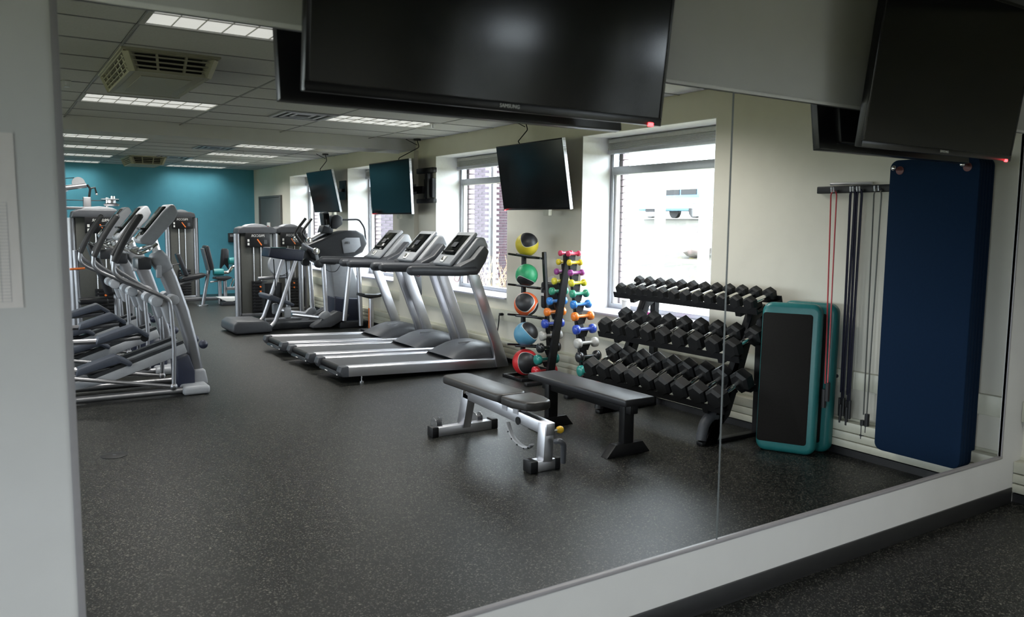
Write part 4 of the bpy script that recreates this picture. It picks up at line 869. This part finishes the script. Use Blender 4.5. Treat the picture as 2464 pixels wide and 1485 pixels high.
ROWS = [('pink', (.62, .05, .12), 1.33, .036, .10), ('bright yellow', (.72, .55, .02), 1.245, .040, .105), ('purple', (.30, .05, .26), 1.15, .043, .11), ('lemon yellow', (.70, .62, .04), 1.055, .048, .12), ('sea green', (.04, .30, .18), .955, .054, .13), ('sky blue', (.03, .20, .58), .855, .058, .14), ('orange', (.80, .20, .02), .745, .062, .15), ('royal blue', (.03, .07, .42), .625, .066, .155), ('silver grey', (.42, .41, .39), .50, .070, .16), ('glossy black', (.015, .015, .017), .375, .074, .165), ('dark teal', (.02, .22, .19), .25, .080, .17), ('red', (.52, .02, .03), .125, .082, .17)]
def vinyl_db(r, L, mat):
    rh = .016
    h = r*.62; e = L/2
    prof = [(.004, -e-h), (r*.74, -e-h*.98), (r*.97, -e-h*.7), (r, -e), (r*.93, -e+h*.6), (r*.55, -e+h*.95), (rh*1.15, -e+h*1.2), (rh, -e+h*1.4), (rh, e-h*1.4), (rh*1.15, e-h*1.2), (r*.55, e-h*.95), (r*.93, e-h*.6), (r, e), (r*.97, e+h*.7), (r*.74, e+h*.98), (.004, e+h)]
    return MB().lathe(prof, (0, 0, 0), 'x', 20).mesh('vinyl_dumbbell', ang=60)
tl = Vector(t.location)
for k, (nm, col, z, d, L) in enumerate(ROWS):
    L *= 1.2
    mt_ = M_('vinyl_'+nm.replace(' ', '_'), col, .28, var=.03, coat=.2); me = vinyl_db(d*.60+.006, L, mt_); f_ = (1.36-z)/1.33; r = d*.60+.006
    for side, yy in ((-1, yR), (1, yL)):
        y_ = yT+(yy-yT)*f_+side*(.03+r*.9)
        o = link('vinyl_dumbbell', me, mt_, None, (tx, y_, z))
        tag(o, '%s vinyl dumbbell on the %s column of the dumbbell tree' % (nm, 'right' if side < 0 else 'left'), 'dumbbell', 'coloured dumbbells on the tree')
        # saddle bracket under the handle
        part('saddle_bracket', MB().prism([(tx-L*.33, z-.018), (tx+L*.33, z-.018), (tx+.036, z-.075), (tx-.036, z-.075)], y_-side*.03-.012, y_-side*.03+.02 if side > 0 else y_+.03+.012), 'black', t)

# ================================================================== HEX DUMBBELL RACK
rt = thing('dumbbell_rack', 'black three-tier dumbbell rack in front of the nearest window', 'rack', (4.6, 4.7, 0))
Y0, Y1 = 3.88, 5.47
TIER = [('top', 4.66, 4.92, .985, 1.055, .052, 12, .125), ('middle', 4.49, 4.79, .645, .745, .072, 9, .175), ('bottom', 4.35, 4.68, .285, .415, .083, 9, .175)]
for yy in (4.08, 5.26):
    part('side_post', MB().prism([(4.36, .0), (4.46, 0), (4.50, .25), (4.66, .62), (4.80, .95), (4.95, 1.02), (4.95, .95), (4.86, .90), (4.74, .55), (4.60, .20)], yy-.035, yy+.035), 'black', rt, bevel=.008)
    part('foot', MB().tube([(4.34, yy, .04), (4.36, yy, .15), (4.42, yy, .205), (4.48, yy, .20)], .04, 12, fil=.05), 'dgrey' if yy < 5 else 'black', rt)
    part('floor_bar', MB().bb(4.32, 4.98, yy-.03, yy+.03, 0, .03), 'black', rt, bevel=.006); part('rear_post', MB().bar((4.95, yy, .02), (4.95, yy, 1.0), .05, .06), 'black', rt)
for nm, xa, xb, za, zb, r, n, pit in TIER:
    a = math.atan2(zb-za, xb-xa); ca, sa = math.cos(a), math.sin(a)
    part('shelf_rail', MB().box(((xa+.03), (Y0+Y1)/2, za+.0), (.055, Y1-Y0, .012), rot=Matrix.Rotation(-a, 3, 'Y')).box((xa-.003, (Y0+Y1)/2, za+.008), (.010, Y1-Y0, .05), rot=Matrix.Rotation(-a, 3, 'Y')), 'black', rt)
    part('shelf_rail', MB().box(((xb-.03), (Y0+Y1)/2, zb+.0), (.055, Y1-Y0, .012), rot=Matrix.Rotation(-a, 3, 'Y')).box((xb+.003, (Y0+Y1)/2, zb+.012), (.010, Y1-Y0, .06), rot=Matrix.Rotation(-a, 3, 'Y')), 'black', rt)
    for yy in (4.08, 5.26): part('shelf_bracket', MB().bar((xa+.02, yy, za-.03), (xb, yy, zb-.03), .05, .04), 'black', rt)
    # dumbbell lying across the rails
    L = (xb-xa)*1.06/ca; hw = r*.98
    root = None
    hexp = [(r*1.08*math.cos(PI/6+PI/3*k), r*1.08*math.sin(PI/6+PI/3*k)) for k in range(6)]
    for k in range(n):
        cx, cz = (xa+xb)/2-sa*r*.98, (za+zb)/2+ca*r*.98+.004
        y_ = Y1-.07-r*.2-k*pit*((Y1-Y0-.16)/((n-1)*pit)); jit = R_.uniform(-.10, .10)
        lab = 'black hex dumbbell with %s handle, %s from the left on the %s rack tier' % ('chrome' if True else '', ORD[k], nm)
        if root is None:
            root = thing('hex_dumbbell', lab, 'dumbbell', (cx, y_, cz), group='hex dumbbells on the rack')
            for s_ in (-1, 1):
                x1 = s_*L/2; x0 = s_*(L/2-hw*1.3)
                m = MB(); prof = [(x0, .72), (x0+s_*hw*.22, 1.0), (x1-s_*hw*.25, 1.0), (x1, .74)]
                vs = []; 
                for xx, kk in prof: vs += [(xx, p[0]*kk, p[1]*kk) for p in hexp]
                fs = [tuple(range(6)), tuple(range(23, 17, -1))]+[(q*6+i, q*6+(i+1) % 6, q*6+6+(i+1) % 6, q*6+6+i) for q in range(3) for i in range(6)]
                part('head', m.add(vs, fs), 'iron', root, world=False)
            part('handle', MB().lathe([(.014, -L/2+hw), (.017, -L/4), (.019, 0), (.017, L/4), (.014, L/2-hw)], (0, 0, 0), 'x', 14), 'chrome', root, world=False)
            root.rotation_euler = (jit, -a, 0); root.rotation_mode = 'XYZ'
        else:
            o = dup(root, (cx, y_, cz), label=lab); o.rotation_euler = (jit, -a, 0)

# cup and small pink box on the sill behind the rack
t = thing('paper_cup', 'white cylindrical tub on the window sill behind the dumbbell rack', 'tub', (XW+.12, 5.95, WZ0+.022))
part('tub', MB().lathe([(.036, 0), (.040, .01), (.040, .12), (.036, .125)], tuple(t.location), n=20), 'white', t); part('lid', MB().lathe([(.042, .125), (.042, .137), (.038, .14)], tuple(t.location), n=20), 'white', t)
single('pink_box', MB().bb(XW+.05, XW+.13, 5.52, 5.62, WZ0+.022, WZ0+.08), 'pink', 'small magenta box on the sill behind the dumbbell rack', 'box', (XW+.09, 5.57, WZ0+.022), bevel=.006)

# ================================================================== BENCHES
t = thing('adjustable_bench', 'adjustable bench with black pad on a silver frame', 'bench', (3.03, 4.75, 0))
bx = 3.03
part('back_pad', MB().prism(rrect(bx-.125, bx+.125, 4.60, 5.46, .07, 5), .375, .435, 'z'), 'vinylb', t, bevel=.016, seg=3)
m = MB(); m.prism([(bx-.13, 4.575), (bx+.13, 4.575), (bx+.13, 4.42), (bx+.10, 4.30), (bx+.05, 4.265), (bx-.05, 4.265), (bx-.10, 4.30), (bx-.13, 4.42)], .375, .438, 'z'); part('seat_pad', m, 'vinylb', t, bevel=.018, seg=3)
part('main_beam', MB().bar((bx, 5.26, .325), (bx, 4.16, .275), .07, .085), 'silver', t, bevel=.006)
part('rear_leg', MB().bar((bx, 5.22, .33), (bx, 5.30, .06), .07, .10, up=(0, 1, 0)), 'silver', t, bevel=.006)
part('front_leg', MB().bar((bx, 4.21, .31), (bx-.02, 4.20, .06), .075, .085, up=(0, 1, 0)), 'silver', t, bevel=.006)
part('rear_foot', MB().bb(bx-.24, bx+.24, 5.27, 5.345, .0, .07), 'silver', t, bevel=.006); part('front_foot', MB().bb(bx-.10, bx+.05, 4.165, 4.245, 0, .075), 'silver', t, bevel=.006)
for xa, xb, ya, yb in ((bx-.29, bx-.235, 5.262, 5.353), (bx+.235, bx+.29, 5.262, 5.353), (bx-.155, bx-.095, 4.157, 4.253), (bx+.045, bx+.085, 4.157, 4.253)): part('rubber_cap', MB().bb(xa, xb, ya, yb, -.0, .08), 'black', t, bevel=.008)
for xw in (bx-.20, bx+.16):
    part('transport_wheel', MB().cyl((xw-.022, 5.37, .075), (xw+.022, 5.37, .075), .036, 18), 'dgrey', t)
    for q in (-.026, .022): part('wheel_flange', MB().cyl((xw+q, 5.37, .08), (xw+q+.005, 5.37, .08), .046, 18), 'steel', t)
part('pad_hinge', MB().bar((bx, 5.18, .33), (bx, 5.18, .40), .05, .07, up=(0, 1, 0)), 'black', t); part('hinge_pin', MB().cyl((bx-.06, 5.19, .345), (bx+.06, 5.19, .345), .016, 12), 'chrome', t)
for yb in (4.66, 4.52): part('pad_bracket', MB().bar((bx-.035, yb, .31), (bx-.035, yb, .385), .06, .012, up=(1, 0, 0)), 'silver', t); part('pad_bracket', MB().bar((bx+.035, yb, .31), (bx+.035, yb, .385), .06, .012, up=(1, 0, 0)), 'silver', t)
arc = [(4.60, .235), (4.565, .18), (4.52, .14), (4.45, .115), (4.37, .108), (4.32, .125), (4.30, .15)]
part('adjuster_arc', MB().tube([(bx-.05, y, z) for y, z in arc], .020, 8, sy=.45, fil=.03), 'silverp', t)
for i in (1, 2, 3, 4, 5): part('arc_hole', MB().cyl((bx-.072, arc[i][0], arc[i][1]), (bx-.060, arc[i][0], arc[i][1]), .006, 8), 'black', t)
part('pull_knob', MB().lathe([(.010, 0), (.022, .012), (.026, .03), (.020, .045)], (bx+.07, 4.19, .255), 'x', 16), 'yellowk', t); part('knob_pin', MB().cyl((bx+.02, 4.19, .255), (bx+.075, 4.19, .255), .010, 8), 'chrome', t); part('seat_knob', MB().cyl((bx+.03, 4.60, .335), (bx+.05, 4.60, .335), .02, 12), 'yellowk', t)
part('foot_handle', MB().tube([(bx+.02, 4.13, .20), (bx+.02, 4.09, .215), (bx+.05, 4.085, .19), (bx+.06, 4.10, .06)], .019, 10, fil=.04), 'dgrey', t)
part('badge', MB().lathe([(.004, -.003), (.028, -.002), (.028, .0)], (bx-.039, 4.49, .268), 'x', 20), 'black', t)
# flat bench
t = thing('flat_bench', 'flat black weight bench next to the dumbbell rack', 'bench', (3.71, 4.66, 0)); bx = 3.715
part('pad', MB().bb(bx-.135, bx+.135, 4.06, 5.24, .375, .425), 'vinyl', t, bevel=.012, seg=3); part('beam', MB().bb(bx-.035, bx+.035, 4.12, 5.18, .30, .372), 'black', t, bevel=.005)
for yy in (4.20, 5.10):
    part('leg', MB().bb(bx-.045, bx+.045, yy-.03, yy+.03, .07, .375), 'black', t, bevel=.005); part('foot', MB().prism([(bx-.20, 0), (bx-.12, .085), (bx+.13, .085), (bx+.20, 0)], yy-.035, yy+.035), 'black', t, bevel=.005)

# ================================================================== STEP PLATFORMS
def step(label, org, rz, lean):
    t = thing('step_platform', label, 'step platform', (0, 0, 0), group='teal step platforms')
    Wd, Ht, D = .41, 1.07, .10
    rim = MB().prism(rrect(-Wd/2, Wd/2, 0, Ht, .07, 6), -.05, .05, 'y')
    part('body', rim, 'teal', t, bevel=.035, seg=4, world=False)
    part('rubber_top', MB().prism(rrect(-Wd/2+.010, Wd/2-.060, .070, Ht-.075, .02, 4), -.054, -.03, 'y'), 'stepmat', t, bevel=.003, world=False)
    t.location = org; t.rotation_euler = (-lean, 0, rz); t.rotation_mode = 'XYZ'
    return t
step('front teal step platform with black rubber top leaning by the dumbbell rack', (4.735, 3.645, .0), math.radians(-62), .06)
step('rear teal step platform leaning on the wall behind the other one', (4.935, 3.65, .0), math.radians(-78), .03)

# ================================================================== RESISTANCE BANDS ON THE WALL BAR
t = thing('band_rack', 'black wall rail with hooks for resistance bands', 'rack', (5.05, 3.4, 1.88))
part('rail', MB().bb(XW-.05, XW, 3.09, 3.72, 1.845, 1.895), 'black', t, bevel=.006); part('rod', MB().cyl((XW-.06, 3.28, 1.905), (XW-.06, 3.60, 1.910), .010, 8), 'steel', t)
for yy in (3.57, 3.55, 3.42, 3.40, 3.37, 3.35, 3.24, 3.21): part('hook', MB().tube([(XW-.05, yy, 1.86), (XW-.09, yy, 1.855), (XW-.095, yy, 1.885)], .006, 6), 'steel', t)
def band(y, zb, mat, label, sp=.012, xt=XW-.075, xb=None, yb=None):
    xb = xt if xb is None else xb; yb = y if yb is None else yb
    t = thing('resistance_band', label, 'resistance band', (xb, yb, zb), group='hanging resistance bands')
    xm, ym = xt+(xb-xt)*.2, y+(yb-y)*.2
    part('cord', MB().tube([(xb, yb-sp, zb+.06), (xm, ym-sp*2, 1.60), (xt, y-sp*2.3, 1.84), (xt, y, 1.872), (xt, y+sp*2.3, 1.84), (xm, ym+sp*2, 1.60), (xb, yb+sp, zb+.06)], .005, 6, fil=.02), mat, t)
    for k, d_ in enumerate((-sp, sp)): part('handle', MB().cyl((xb, yb+d_*1.3, zb-.06-k*.05), (xb, yb+d_*1.3, zb+.07-k*.05), .016 if sp > .009 else .010, 10), 'grip', t)
band(3.56, .46, 'red', 'thin red resistance band hanging over the step platforms', .010, xb=4.86, yb=3.425)
for k, (yy, z) in enumerate([(3.425, .38), (3.40, .34), (3.375, .37), (3.35, .33)]): band(yy, z, 'bandblue', ['indigo resistance band, leftmost in the middle bunch', 'indigo resistance band, second in the middle bunch', 'indigo resistance band, third in the middle bunch', 'indigo resistance band, rightmost in the middle bunch'][k], .008, xt=XW-.060-.024*(k % 2))
band(3.225, .26, 'bandgrey', 'thin grey resistance band next to the blue mats', .012)

# ================================================================== BLUE MATS
for k in range(5):
    x1 = XW-.035-k*.046; x0 = x1-.038
    y0, y1 = 2.50-k*.006, 3.05-k*.004
    t = thing('exercise_mat', ['blue exercise mat, innermost against the wall', 'blue exercise mat, second from the wall', 'blue exercise mat, third from the wall', 'blue exercise mat, second from the front', 'blue exercise mat, frontmost of those hung in the corner'][k], 'exercise mat', (x0, (y0+y1)/2, .15), group='blue mats hung in the corner')
    part('foam', MB().prism(rrect(y0, y1, .14+k*.004, 2.03, .05, 5), x0, x1, 'x'), 'matblue', t, bevel=.008)
    for yy in (y0+.07, y1-.07): part('grommet', MB().lathe([(.014, -.002), (.026, -.003), (.026, .003), (.014, .004)], (x0-.001, yy, 1.965), 'x', 18), 'grommet', t)
for yy, lb in ((2.555, 'chrome mat hook on the right, by the red light'), (2.98, 'chrome mat hook on the left grommet')):
    t = thing('mat_hook', lb, 'hook', (XW-.2, yy, 1.97), group='mat hooks'); part('peg', MB().cyl((XW, yy, 1.965), (XW-.30, yy, 1.975), .010, 10), 'chrome', t); part('tip', MB().sphere((XW-.30, yy, 1.978), .016, 12, 8), 'chrome', t)

# small floor cap
t = thing('floor_cap', 'small dark round cap in the rubber floor, lower left', 'floor cap', (.67, 5.99, 0))
part('plate', MB().lathe([(.085, 0), (.085, .003), (.075, .005)], (.67, 5.99, 0), n=24), 'black', t); part('screw', MB().lathe([(.012, .005), (.010, .007)], (.67, 5.99, 0), n=10), 'dgrey', t)
